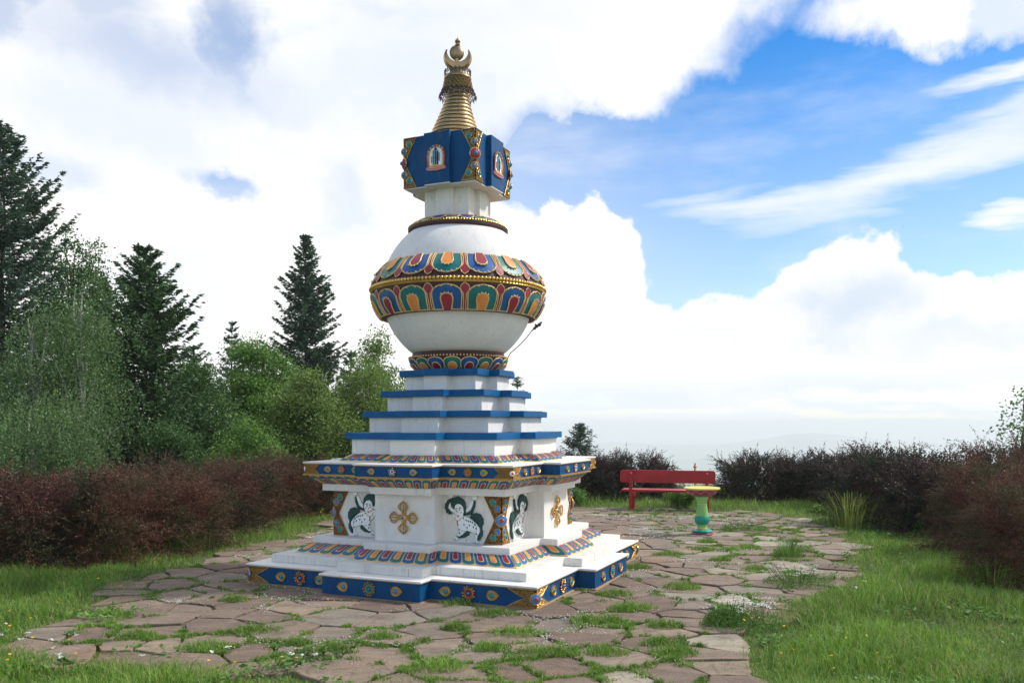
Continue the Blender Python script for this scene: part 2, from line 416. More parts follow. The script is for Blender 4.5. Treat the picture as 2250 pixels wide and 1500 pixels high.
# haze: one closed box of even pale air
hz = MB(); hz.box(-9300, 9300, -9300, 9300, -300, 14.5, 'white'); ho = hz.build('haze', smooth=False)
hm = bpy.data.materials.new('haze_air'); hm.use_nodes = True; hn = hm.node_tree; hn.nodes.clear()
hv = hn.nodes.new('ShaderNodeVolumePrincipled'); hv.inputs['Color'].default_value = (.93, .965, 1, 1); hv.inputs['Density'].default_value = .00040; hv.inputs['Anisotropy'].default_value = .1; hv.inputs['Density Attribute'].default_value = ''; hv.inputs['Temperature Attribute'].default_value = ''
hout = hn.nodes.new('ShaderNodeOutputMaterial'); hn.links.new(hv.outputs[0], hout.inputs['Volume'])
hm.cycles.homogeneous_volume = True; ho.data.materials.clear(); ho.data.materials.append(hm); tag(ho, 'thin pale blue air that fades the far valley and hills', 'haze', kind='stuff')

# ------------------------------------------------------------------ paving
pat_px = [(640, 1192), (540, 1215), (440, 1240), (350, 1272), (285, 1315), (230, 1350), (150, 1385), (120, 1420), (330, 1424), (480, 1438), (600, 1456), (700, 1482), (900, 1520), (1150, 1600), (1540, 1600),
          (1545, 1470), (1560, 1410), (1650, 1345), (1700, 1305), (1800, 1272), (1790, 1240), (1825, 1205), (1800, 1165), (1730, 1142), (1640, 1130), (1500, 1124), (1380, 1121), (1260, 1119), (1000, 1118), (800, 1135)]
PAT = np.array([gnd(*p) for p in pat_px])
def inpoly(P, poly=PAT):
    x, y = P[:, 0], P[:, 1]; c = np.zeros(len(P), bool); n = len(poly); j = n - 1
    for i in range(n):
        xi, yi = poly[i]; xj, yj = poly[j]
        hit = ((yi > y) != (yj > y)) & (x < (xj - xi) * (y - yi) / (yj - yi + 1e-12) + xi)
        c ^= hit; j = i
    return c
def dpoly(P, poly=PAT):
    d = np.full(len(P), 1e9)
    for i in range(len(poly)):
        a = poly[i - 1]; b_ = poly[i]; ab = b_ - a
        t = np.clip(((P - a) @ ab) / (ab @ ab), 0, 1)
        d = np.minimum(d, np.linalg.norm(P - (a + t[:, None] * ab), axis=1))
    return d
cell = .54
seeds = []
for i in range(-18, 21):
    for j in range(9, 48):
        seeds.append(((i + .5 * (j % 2)) * cell + random.uniform(-.29, .29), j * cell * .80 + random.uniform(-.23, .23)))
seeds = np.array(seeds)
def cellpoly(k, seeds, rmax=2.2):
    p = seeds[k]; poly = [(p[0] - 1.2, p[1] - 1.2), (p[0] + 1.2, p[1] - 1.2), (p[0] + 1.2, p[1] + 1.2), (p[0] - 1.2, p[1] + 1.2)]
    d = np.linalg.norm(seeds - p, axis=1)
    for q in np.argsort(d)[1:22]:
        if d[q] > rmax: break
        m = (seeds[q] + p) / 2; n = seeds[q] - p; out = []
        for a in range(len(poly)):
            A = np.array(poly[a]); B = np.array(poly[(a + 1) % len(poly)])
            da = (A - m) @ n; db = (B - m) @ n
            if da <= 0: out.append(tuple(A))
            if da * db < 0: out.append(tuple(A + (B - A) * (da / (da - db))))
        poly = out
    return poly
pv = MB(); tones = []
JOINT = []
for k in range(len(seeds)):
    if not (inpoly(seeds[k][None])[0] or dpoly(seeds[k][None])[0] < .30): continue
    if abs(seeds[k][0] + .656) < 1.0 and abs(seeds[k][1] - 10.42) < 1.0: continue
    poly = cellpoly(k, seeds); c = np.mean(poly, axis=0)
    gap = random.uniform(.002, .012)
    pts = []
    for a in range(len(poly)):
        A = np.array(poly[a]); B = np.array(poly[(a + 1) % len(poly)]); L = np.linalg.norm(B - A)
        m_ = max(1, int(L / .055))
        for s_ in range(m_):
            pts.append(A + (B - A) * s_ / m_)
        JOINT.append((A, B))
    res = []
    for q in pts:
        dd = c - q; l = np.linalg.norm(dd)
        w_ = mnoise.noise(Vector((q[0] * 3.1, q[1] * 3.1, k * .37))) * .05 + mnoise.noise(Vector((q[0] * 11, q[1] * 11, k))) * .014
        cr = max(0, (l - .48)) * .10
        res.append(q + dd / l * (gap + abs(w_) * .9 + w_ * .3 + cr))
    zt = random.uniform(.004, .022); tx, ty = random.uniform(-.012, .012), random.uniform(-.012, .012)
    top = [(q[0], q[1], zt + (q[0] - c[0]) * tx + (q[1] - c[1]) * ty) for q in res]
    n = len(top); ins = [((x - c[0]) * .975 + c[0], (y - c[1]) * .975 + c[1], z + .006) for x, y, z in top]
    o0 = len(pv.f)
    pv.loft([[(x, y, -.05) for x, y, z in top], top, ins], 'stone', False, False)
    cc_ = (c[0], c[1], zt + .007); b0 = len(pv.v)
    pv.add(ins + [cc_], [(i, (i + 1) % n, n) for i in range(n)], 'stone')
    tones += [random.random()] * (len(pv.f) - o0)
M['stone'] = None
ms, ns, b = newmat('flagstone'); co_ = objco(ns)
at_ = ns.nodes.new('ShaderNodeAttribute'); at_.attribute_name = 'tone'
base = ramp(ns, at_.outputs['Fac'], [(0, (.165, .112, .080)), (.2, (.195, .140, .102)), (.4, (.235, .178, .128)), (.58, (.20, .146, .105)), (.75, (.27, .208, .148)), (.86, (.19, .160, .128)), (.95, (.31, .27, .20)), (1, (.40, .35, .265))])
mp = ns.nodes.new('ShaderNodeMapping'); mp.inputs['Scale'].default_value = (1, 2.2, 1); ns.links.new(co_, mp.inputs[0])
nn1 = ramp(ns, noise(ns, mp.outputs[0], 2.6, 9, .68, .6), [(.3, (.66, .64, .64)), (.5, (1, 1, 1)), (.72, (1.42, 1.36, 1.26))])
c1 = mixc(ns, 1.0, base.outputs[0], nn1.outputs[0], 'MULTIPLY')
ru = ramp(ns, noise(ns, co_, 1.3, 6, .6), [(.56, (0, 0, 0)), (.72, (.55, .55, .55))]); c1 = mixc(ns, ru.outputs[0], c1, (.27, .135, .085))
sp1 = ramp(ns, noise(ns, co_, 95, 2, .5), [(.66, (0, 0, 0)), (.72, (.75, .75, .75))]); c1 = mixc(ns, sp1.outputs[0], c1, (.50, .46, .40))
vd = ns.nodes.new('ShaderNodeVectorMath'); vd.operation = 'ADD'; vn = N(ns, 'ShaderNodeTexNoise', Scale=2.4, Detail=5, Roughness=.6); ns.links.new(co_, vn.inputs['Vector'])
vs_ = ns.nodes.new('ShaderNodeVectorMath'); vs_.operation = 'SCALE'; vs_.inputs['Scale'].default_value = .55; ns.links.new(vn.outputs['Color'], vs_.inputs[0]); ns.links.new(co_, vd.inputs[0]); ns.links.new(vs_.outputs[0], vd.inputs[1])
vc = N(ns, 'ShaderNodeTexVoronoi', Scale=1.9, _feature='DISTANCE_TO_EDGE'); ns.links.new(vd.outputs[0], vc.inputs['Vector'])
cr_ = ramp(ns, vc.outputs['Distance'], [(0, (.5, .5, .5)), (.008, (.3, .3, .3)), (.02, (0, 0, 0))]); c1 = mixc(ns, cr_.outputs[0], c1, (.055, .042, .03))
ms_ = ramp(ns, noise(ns, co_, 3.7, 8, .7), [(.55, (0, 0, 0)), (.66, (.5, .5, .5))]); c1 = mixc(ns, ms_.outputs[0], c1, (.085, .085, .045))
ns.links.new(c1, b.inputs['Base Color']); b.inputs['Roughness'].default_value = .82
hgt = Mth
bn = ns.nodes.new('ShaderNodeMath'); bn.operation = 'ADD'
ns.links.new(noise(ns, mp.outputs[0], 5, 9, .7, .5), bn.inputs[0]); ns.links.new(noise(ns, co_, 60, 5, .7), bn.inputs[1]); bump(ns, b, bn.outputs[0], .8, .018)
M['stone'] = ms
po = pv.build('paving', smooth=False); tag(po, kind='structure')
ta = po.data.attributes.new('tone', 'FLOAT', 'FACE'); ta.data.foreach_set('value', tones)
# gravel bed between and around the stones
mg, ng, b = newmat('gravel_bed'); co_ = objco(ng)
v = N(ng, 'ShaderNodeTexVoronoi', Scale=95); ng.links.new(co_, v.inputs['Vector'])
rr = ramp(ng, None, [(0, (.12, .09, .06)), (.4, (.20, .155, .11)), (.8, (.32, .27, .21)), (1, (.58, .54, .48))])
sx = ng.nodes.new('ShaderNodeSeparateColor'); ng.links.new(v.outputs['Color'], sx.inputs[0]); ng.links.new(sx.outputs[0], rr.inputs[0])
dk = ramp(ng, noise(ng, co_, 2, 6, .6), [(.35, (.5, .48, .42)), (.6, (1, 1, 1))])
ng.links.new(mixc(ng, 1, rr.outputs[0], dk.outputs[0], 'MULTIPLY'), b.inputs['Base Color']); b.inputs['Roughness'].default_value = .9
bump(ng, b, v.outputs['Distance'], .8, .01)
M['gravel'] = mg
cen = PAT.mean(axis=0)
gb = MB(); big = [tuple(cen + (p - cen) * .965) for p in PAT]
gb.add([(x, y, -.008) for x, y in big], [tuple(range(len(big)))], 'gravel'); tag(gb.build('path_bedding', smooth=False), kind='structure')

# scattered light stone chips
JA = np.array([j[0] for j in JOINT]); JB = np.array([j[1] for j in JOINT])
def joint_pts(n, spread, seed):
    r = np.random.default_rng(seed); i = r.integers(0, len(JA), n); t = r.random(n)[:, None]
    return JA[i] + (JB[i] - JA[i]) * t + r.normal(size=(n, 2)) * spread
def nz_at(P, sc, z=0.0):
    return np.array([mnoise.noise(Vector((p[0] * sc, p[1] * sc, z))) for p in P])
def stupa_local(P):
    th = -.42234; x = P[:, 0] + .6564; y = P[:, 1] - 10.4191
    return np.abs(x * math.cos(th) + y * math.sin(th)), np.abs(-x * math.sin(th) + y * math.cos(th))
def in_stupa(P, m=0.02):
    a, b_ = stupa_local(P); q = 1.613 * S + m; e = (1.613 + .197) * S + m
    return ((a < q) & (b_ < q)) | ((a < e) & (b_ < .55 * S + m)) | ((b_ < e) & (a < .55 * S + m))
P = joint_pts(40000, .05, 3); P = P[inpoly(P) & ~in_stupa(P)]
P = P[(nz_at(P, 1.1, 5) + rng.normal(size=len(P)) * .1) > .16]
n = len(P); s_ = rng.uniform(.003, .0085, n) * (.7 + P[:, 1] / 16)
T = np.array([(1, 0, 0), (-.5, .87, 0), (-.5, -.87, 0), (0, 0, .9), (0, 0, -.3)]) 
V = T[None] * s_[:, None, None]; an = rng.random(n) * 6.28
ca, sa = np.cos(an)[:, None], np.sin(an)[:, None]
V = np.stack([V[..., 0] * ca - V[..., 1] * sa, V[..., 0] * sa + V[..., 1] * ca, V[..., 2]], -1)
V += np.stack([P[:, 0], P[:, 1], .026 + rng.random(n) * .003], -1)[:, None]
M['chip'] = leafmat('stone_chips', [(.55, .52, .46), (.72, .70, .66), (.38, .33, .27)], 0, .9)
tag(npmesh('gravel', V, [(0, 1, 3), (1, 2, 3), (2, 0, 3), (1, 0, 4), (2, 1, 4), (0, 2, 4)], 'chip'), 'pale stone chips strewn along the paving joints', 'gravel', kind='stuff')

# ------------------------------------------------------------------ grass and weeds
def blades(name, P, z, Lh, wid, lean, mat, parent=None):
    n = len(P); a = rng.random(n) * 6.283; d = np.stack([np.cos(a), np.sin(a)], -1)
    b2 = rng.random(n) * 6.283; wv = np.stack([np.cos(b2), np.sin(b2), np.zeros(n)], -1) * (wid[:, None] if hasattr(wid, '__len__') else wid) * .5
    base = np.stack([P[:, 0], P[:, 1], z], -1)
    ln = (lean * Lh)[:, None]
    mid = base + np.concatenate([d * ln * .35, (Lh * .6)[:, None]], 1)
    tip = base + np.concatenate([d * ln, (Lh * np.sqrt(np.clip(1 - lean ** 2 * .6, .15, 1)))[:, None]], 1)
    V = np.stack([base - wv, base + wv, mid + wv * .8, mid - wv * .8, tip], 1)
    return npmesh(name, V, [(0, 1, 2, 3), (3, 2, 4)], mat, parent)
def tz(P): return np.array([terrain_z(x, y) for x, y in P])
M_ = 640000
u = rng.random(M_)
yy = 5.0 * (24 / 5.0) ** rng.random(M_); xx = (rng.random(M_) * 2 - 1) * (yy * .66 + .6)
P = np.stack([xx, yy], -1)
ins = inpoly(P); dp = dpoly(P); sdist = np.where(ins, dp, -dp)
nzv = nz_at(P[:], 1.3, 1.5)
keep = (sdist < .08 + nzv * .95 + rng.normal(size=M_) * .05) & ~in_stupa(P, .03) & (rng.random(M_) < .62)
PG = P[keep]; nv = nzv[keep]; sdg = sdist[keep]
edge = np.clip((-sdg) / .7, .22, 1)
patch = np.clip(.72 + nz_at(PG, .9, 9) * 1.1 + nz_at(PG, 2.7, 19) * .4, .28, 1.4)
hedge_dark = 1
Lh = rng.uniform(.06, .20, len(PG)) * edge * patch * (1 + .5 * (rng.random(len(PG)) < .06)) + .015
wd = rng.uniform(.0035, .007, len(PG)) * (.75 + PG[:, 1] / 22)
dry = rng.random(len(PG)) < np.clip(.05 + .22 * (edge < .6) + .12 * (nz_at(PG, .6, 20) > .25), 0, 1)
tag(blades('grass', PG[~dry], tz(PG[~dry]), Lh[~dry], wd[~dry], rng.uniform(.1, .95, (~dry).sum()), 'grass'), 'green meadow grass around the stone paving', 'grass', kind='stuff')
tag(blades('dry_grass', PG[dry], tz(PG[dry]), Lh[dry] * .95, wd[dry] * .7, rng.uniform(.5, .98, dry.sum()), 'straw'), 'dry straw coloured stalks lying among the grass', 'grass', kind='stuff')
# low broad herbs in the meadow
k = rng.choice(len(PG), 46000, replace=False); Q = PG[k]
C = np.stack([Q[:, 0], Q[:, 1], tz(Q) + rng.uniform(.01, .07, len(Q)) * edge[k]], -1)
D = rng.normal(size=(len(Q), 3)) * (1, 1, .35)
tag(leaves('ground_cover', C, D, rng.uniform(.015, .035, len(Q)), .6, 'herb', nrm=np.tile([0, 0, 1.], (len(Q), 1)) + rng.normal(size=(len(Q), 3)) * .4), 'small clover and herb leaves growing low in the meadow', 'herbs', kind='stuff')
k = rng.choice(len(PG), 60000, replace=False); Q = PG[k]; Q = Q[nz_at(Q, 1.7, 77) > .22]
Q = np.repeat(Q[rng.random(len(Q)) < .10], 9, 0); Q = Q + rng.normal(size=Q.shape) * .035
C = np.stack([Q[:, 0], Q[:, 1], tz(Q) + rng.uniform(.03, .10, len(Q))], -1)
tag(leaves('broad_weeds', C, rng.normal(size=(len(Q), 3)) * (1, 1, .45), rng.uniform(.035, .07, len(Q)), .5, 'herb', nrm=np.tile([0, 0, 1.], (len(Q), 1)) + rng.normal(size=(len(Q), 3)) * .4), 'broad leaved weeds such as plantain scattered through the lawn', 'weeds', kind='stuff')
# tufts in the joints
tuft = []
TP = joint_pts(12000, .02, 11); TP = TP[inpoly(TP) & ~in_stupa(TP, .02)]
dd_ = dpoly(TP); wgt = np.clip(1.15 - dd_ / 2.3, .06, 1) * (nz_at(TP, .9, 31) > -.12) 
front_ = (TP[:, 1] < 7.6) * .5 + (TP[:, 1] < 6.9) * .8; right_ = ((TP[:, 0] > 2.4) & (TP[:, 1] > 8)) * .45
TP = TP[rng.random(len(TP)) < np.clip(wgt + front_ + right_ * 1.6, 0, 2) * .26]
px_tufts = [(650, 1418), (1085, 1352), (1130, 1395), (1345, 1265), (1552, 1195), (1545, 1212), (1583, 1235), (1640, 1208), (1660, 1255), (1600, 1213), (515, 1322), (455, 1425), (1370, 1345), (1340, 1370), (1350, 1310), (1470, 1222), (1500, 1295), (1735, 1215),
            (1180, 1440), (1230, 1440), (1000, 1385), (840, 1405), (1080, 1430), (960, 1470), (1460, 1380), (1390, 1340), (730, 1430), (560, 1390), (690, 1290), (1012, 1330), (240, 1355), (300, 1400), (1450, 1420), (1330, 1440), (1290, 1370), (1400, 1250), (1745, 1195), (1480, 1440)]
BIG = np.array([gnd(*p) for p in px_tufts])
def spread(centers, k, rad, seed):
    r = np.random.default_rng(seed); n = len(centers)
    rr_ = np.repeat(rad, k); a = r.random(n * k) * 6.283; q = r.random(n * k) ** .6
    return np.repeat(centers, k, 0) + np.stack([np.cos(a) * 1.25, np.sin(a) * .8], -1) * (rr_ * q)[:, None], 1 - q * .6
A1, h1 = spread(TP, 55, rng.uniform(.015, .085, len(TP)), 5); A2, h2 = spread(BIG, 420, rng.uniform(.10, .20, len(BIG)), 6)
AA = np.concatenate([A1, A2]); hh = np.concatenate([h1 * .045, h2 * .095]) * rng.uniform(.5, 1.2, len(AA))
ok = ~in_stupa(AA, .005); AA, hh = AA[ok], hh[ok]
tag(blades('weeds', AA, np.full(len(AA), .0), hh + .02, rng.uniform(.004, .008, len(AA)), rng.uniform(.2, .98, len(AA)), 'grass'), 'green weeds and grass tufts rooted in the paving joints', 'weeds', kind='stuff')
k = rng.choice(len(AA), 26000, replace=False) if len(AA) > 26000 else np.arange(len(AA))
Q = AA[k]; C = np.stack([Q[:, 0], Q[:, 1], .02 + hh[k] * rng.random(len(k)) * .8], -1)
tag(leaves('moss_and_herbs', C, rng.normal(size=(len(Q), 3)) * (1, 1, .3), rng.uniform(.01, .026, len(Q)), .55, 'herb', nrm=np.tile([0, 0, 1.], (len(Q), 1)) + rng.normal(size=(len(Q), 3)) * .5), 'small rosette leaves in the paving joints', 'weeds', kind='stuff')
# weeds hugging the foot of the stupa and flower heads
def disc_flowers(name, P, Z, r, mat, label):
    n = len(P); a = np.arange(6) / 6 * 6.283
    ring = np.stack([np.cos(a), np.sin(a), np.zeros(6)], -1)
    V = ring[None] * r[:, None, None]; V = np.concatenate([V, np.zeros((n, 1, 3))], 1)
    V[:, 6, 2] = r * .35; tl = rng.normal(size=(n, 2)) * .35
    V[..., 2] += V[..., 0] * tl[:, :1] + V[..., 1] * tl[:, 1:]
    V += np.stack([P[:, 0], P[:, 1], Z], -1)[:, None]
    return npmesh(name, V, [(i, (i + 1) % 6, 6) for i in range(6)], mat)
fy = rng.random((2600, 2)) * (20, 15) + (-10, 5.2); iy = inpoly(fy); dy = dpoly(fy)
fy = fy[(~iy) & (nz_at(fy, .7, 40) + rng.normal(size=len(fy)) * .15 > .22)]
fy = np.concatenate([fy, np.array([gnd(*p) for p in [(130, 1303), (125, 1272), (157, 1276), (140, 1294), (215, 1290), (263, 1280), (20, 1405), (70, 1415), (150, 1420), (135, 1415), (165, 1478), (620, 1478), (618, 1470), (650, 1485), (20, 1480), (15, 1492), (1768, 1385), (1860, 1425), (1858, 1443), (1742, 1460), (1825, 1485), (1832, 1490), (1950, 1495)]])])
tag(disc_flowers('yellow_flowers', fy, tz(fy) + rng.uniform(.08, .2, len(fy)), rng.uniform(.008, .015, len(fy)), 'petaly', ''), 'small yellow flowers dotted through the grass', 'flowers', kind='stuff')
blades_f = blades('flower_stalks', fy, tz(fy), np.full(len(fy), .15), .003, np.full(len(fy), .05), 'herb'); tag(blades_f, 'thin green stalks under the yellow flowers', 'flowers', kind='stuff')
fw = np.array([gnd(*p) for p in [(10, 1405), (60, 1428), (165, 1434), (110, 1445), (115, 1463), (125, 1478), (130, 1486), (465, 1474), (500, 1462), (310, 1482), (640, 1480), (665, 1482), (690, 1480), (1900, 1310), (1880, 1325), (5, 1432), (45, 1442)]])
fws, _ = spread(fw, 7, np.full(len(fw), .016), 9)
tag(disc_flowers('white_flowers', fws, np.full(len(fws), .15) + rng.normal(size=len(fws)) * .004, rng.uniform(.007, .012, len(fws)), 'petalw', ''), 'flat white flower heads standing in the grass', 'flowers', kind='stuff')

# ------------------------------------------------------------------ things that grow: helpers
def limb(mb, p0, p1, r0, r1, m, k=5, wob=.08, seg=6):
    p0, p1 = Vector(p0), Vector(p1); L = (p1 - p0).length; pts = []; rad = []
    for i in range(k + 1):
        t = i / k; j = Vector((random.uniform(-1, 1), random.uniform(-1, 1), random.uniform(-1, 1))) * wob * L * math.sin(math.pi * t) * .5
        pts.append(p0.lerp(p1, t) + j); rad.append(r0 + (r1 - r0) * t)
    mb.tube(pts, rad, m, seg)
    return pts
def spruce(loc, h, rad, label, mat='spruce', lean=0, dens=1.0, top=.0, low=.04, droop=.35, group=None, power=.85, lsize=.115, irr=.35, tk=None):
    root = empty('spruce_tree', loc, 0, label, 'tree', group)
    tr = MB(); limb(tr, (0, 0, -.3), (lean, 0, h), tk or (.010 * h + .03), .008, 'bark', 8, .012, 8)
    levels = int(h * 8.0 * dens); Cs = []; Ds = []; Ls = []; allbr = []
    for i in range(levels):
        t = (i + random.random()) / levels; z = h * (low + (1 - low) * t)
        L0 = rad * (1 - t) ** power * (.75 + irr * mnoise.noise(Vector((z * 1.3, rad, loc[0])))) + .12
        nb = 6 if t < .8 else 5
        for b_ in range(nb):
            a = random.random() * 6.283; L = L0 * random.uniform(.45, 1.15)
            if random.random() < .08: L *= 1.25
            n_ = max(3, int(L / .09)); tt = np.linspace(0, 1, n_)
            up = .12 + .55 * t
            x = tt * L; zz = z + L * (up * tt - droop * (1 - t) * np.sin(tt * 2.2) + .18 * tt ** 3 * droop * 3)
            cx, sx_ = math.cos(a), math.sin(a); cxl = lean * z / h
            ctr = np.stack([cxl + cx * x, sx_ * x, zz], -1)
            if i % 2 == 0: allbr.append(ctr[:: max(1, n_ // 4)])
            # twigs
            nt_ = max(7, int(L * 34)); s_ = rng.random(nt_) ** .75
            s_ = .03 + .97 * s_
            bp = np.stack([np.interp(s_, tt, ctr[:, q]) for q in range(3)], -1)
            side = np.where(rng.random(nt_) < .5, 1, -1); tl = (.08 + .24 * (1 - s_) * min(1, L)) * rng.uniform(.6, 1.2, nt_)
            fwd = np.array([cx, sx_, 0]); lat = np.array([-sx_, cx, 0])
            dirn = fwd[None] * .75 + lat[None] * (side * rng.uniform(.3, 1.1, nt_))[:, None] + np.stack([np.zeros(nt_), np.zeros(nt_), -rng.uniform(0, .8, nt_) * (1 - t * .8) + .25 * t], -1)
            dirn = unit(dirn)
            for q in range(4):
                f_ = (q + .5) / 4
                Cs.append(bp + dirn * (tl * f_)[:, None] + rng.normal(size=(nt_, 3)) * .015); Ds.append(dirn + rng.normal(size=(nt_, 3)) * .25); Ls.append(np.full(nt_, lsize) * rng.uniform(.7, 1.2, nt_))
    # leader
    m_ = 40; zt = h - rng.random(m_) * .35; Cs.append(np.stack([lean + rng.normal(size=m_) * .02, rng.normal(size=m_) * .02, zt], -1)); Ds.append(np.tile([0, 0, 1.], (m_, 1)) + rng.normal(size=(m_, 3)) * .5); Ls.append(np.full(m_, .1))
    for c in allbr: tr.tube([tuple(q) for q in c], .007, 'bark', 3)
    tr.build('trunk', root)
    leaves('crown', np.concatenate(Cs), np.concatenate(Ds), np.concatenate(Ls), .36, mat, root)
    return root
def broadleaf(loc, h, rad, label, mat='broad', name='leafy_tree', n=150, per=150, weep=0, base=.25, seed=1, lsize=.07, clump=.33, bark='bark', cat='tree', group=None, sparse=1.0, shape=1.0, tr0=None, leanx=0):
    random.seed(seed); r = np.random.default_rng(seed)
    root = empty(name, loc, 0, label, cat, group); tr = MB()
    t0 = tr0 or .018 * h + .02
    main = limb(tr, (0, 0, -.4), (leanx + random.uniform(-.15, .15), random.uniform(-.1, .1), h * .9), t0, .012, bark, 8, .06, 8)
    Cs = []; Ds = []
    for i in range(n):
        u_ = r.normal(size=3); u_ /= np.linalg.norm(u_)
        q = r.random() ** .45
        c = np.array([u_[0] * rad * q, u_[1] * rad * q, 0])
        zc = h * (base + (1 - base) * .5) + u_[2] * q * h * (1 - base) * .5
        f = (zc / h - base) / (1 - base)
        c *= (1 - max(0, f - .35) * .95 * shape) ; c[2] = zc; c[0] += leanx * zc / h
        c += mnoise.noise_vector(Vector(c * .9) + Vector((seed, 0, 0))) * .35
        s_ = clump * r.uniform(.5, 1.25); m_ = int(per * (s_ / clump) ** 2 * sparse * (2.0 if weep else 2.1 if per > 50 else 1))
        if i % 3 == 0:
            k_ = min(len(main) - 1, max(1, int(zc / h * .75 * len(main)))); limb(tr, main[k_], tuple(c), t0 * .3, .006, bark, 4, .12, 4)
        if weep:
            ns_ = max(4, m_ // 14)
            st = c + r.normal(size=(ns_, 3)) * s_ * (1, 1, .5)
            ln = r.uniform(.35, 1.0, ns_) * weep
            for q_ in range(14):
                f_ = (q_ + r.random(ns_)) / 14
                pp = st + np.stack([np.sin(f_ * 2 + st[:, 1] * 5) * .05 + (st[:, 0] - c[0]) * f_ * .35, (st[:, 1] - c[1]) * f_ * .35, -ln * f_], -1) + r.normal(size=(ns_, 3)) * .03
                Cs.append(pp); Ds.append(r.normal(size=(ns_, 3)) * (.6, .6, .6) + (0, 0, -.7))
        else:
            pp = c + r.normal(size=(m_, 3)) * s_ * (.62, .62, .42)
            Cs.append(pp); Ds.append(r.normal(size=(m_, 3)) + (0, 0, -.2))
    tr.build('trunk', root)
    C = np.concatenate(Cs); leaves('crown', C, np.concatenate(Ds), r.uniform(.65, 1.25, len(C)) * lsize * 1.12, .66, mat, root)
    return root
def barberry_mesh(seed, rx, ry, h, nb, mat, lsize=.026, wild=.16):
    """a thicket of arching twigs, each set with small leaves"""
    r = np.random.default_rng(seed)
    u_ = unit(r.normal(size=(nb, 3))); u_[:, 2] = np.abs(u_[:, 2]) * 1.1 - .12
    q = r.random(nb) ** .28
    nn = np.array([mnoise.noise(Vector(v_) * 2.6 + Vector((seed * 7., 0, 0))) + .6 * mnoise.noise(Vector(v_) * 6.5 + Vector((0, seed * 5., 0))) for v_ in u_]); blk = 1 + .42 * nn; keep_ = rng.random(nb) < np.clip(.62 + 1.6 * nn, .12, 1)
    e = .62                                                     # squarish, like a clipped then overgrown hedge
    bx = np.sign(u_[:, 0]) * np.abs(u_[:, 0]) ** e; by = np.sign(u_[:, 1]) * np.abs(u_[:, 1]) ** e; bz = np.abs(u_[:, 2]) ** e * np.sign(u_[:, 2])
    st = np.stack([bx * rx * q * blk * .88, by * ry * q * blk * .88, np.clip(h * (.06 + .82 * np.clip(bz, 0, 1) * q * blk), .03, None)], -1)
    out = unit(np.stack([u_[:, 0] / rx, u_[:, 1] / ry, u_[:, 2] / h + .25], -1) + r.normal(size=(nb, 3)) * .45)
    ln = r.uniform(.12, .34, nb) + (r.random(nb) < wild) * r.uniform(.05, .30, nb)
    st = st[keep_]; out = out[keep_]; ln = ln[keep_]; nb = len(st)
    C = []; D = []; L = []
    K = 26
    for k_ in range(K):
        f_ = (k_ + r.random(nb)) / K
        p = st + out * (ln * f_)[:, None]; p[:, 2] -= ln * f_ ** 2 * .30
        off = r.normal(size=(nb, 3)) * .018 * (1.2 - f_)[:, None]
        C.append(p + off); D.append(out + r.normal(size=(nb, 3)) * .8); L.append(lsize * (1.15 - .55 * f_) * r.uniform(.7, 1.25, nb))
    tw = MB()
    for i in range(0, nb, 9):
        a = st[i]; o_ = out[i] * ln[i]; e_ = a + o_; e_[2] -= ln[i] * .3; m_ = a + o_ * .5; m_[2] -= ln[i] * .075
        tw.tube([tuple(a), tuple(m_), tuple(e_)], [.005, .0035, .0015], 'twig', 3)
    for i in range(26):
        a = st[r.integers(0, nb)]; tw.tube([(a[0] * .25, a[1] * .25, -.05), (a[0] * .5, a[1] * .5, a[2] * .6), tuple(a)], [.014, .009, .004], 'twig', 4)
    return np.concatenate(C), np.concatenate(D), np.concatenate(L), tw
def barberry(loc, rot, sc, label, src, group):
    root = empty('barberry_shrub', loc, rot, label, 'shrub', group); root.scale = sc
    for o in src:
        c = o.copy(); COL.objects.link(c); c.parent = root
    return root
BSRC = {}
def bsrc(key, seed, rx, ry, h, nb, mat, ls=.026, wild=.16):
    C, D, L, tw = barberry_mesh(seed, rx, ry, h, nb, mat, ls, wild)
    a = leaves('foliage', C, D, L, .6, mat); b_ = tw.build('stems')
    BSRC[key] = (a, b_)
bsrc('red', 3, 1.25, .85, 1.15, 7600, 'barb'); bsrc('redd', 5, 1.25, .85, 1.15, 7600, 'barbr', .024, .24); bsrc('dark', 8, 1.3, .85, 1.05, 5200, 'barbd', .034, .35)

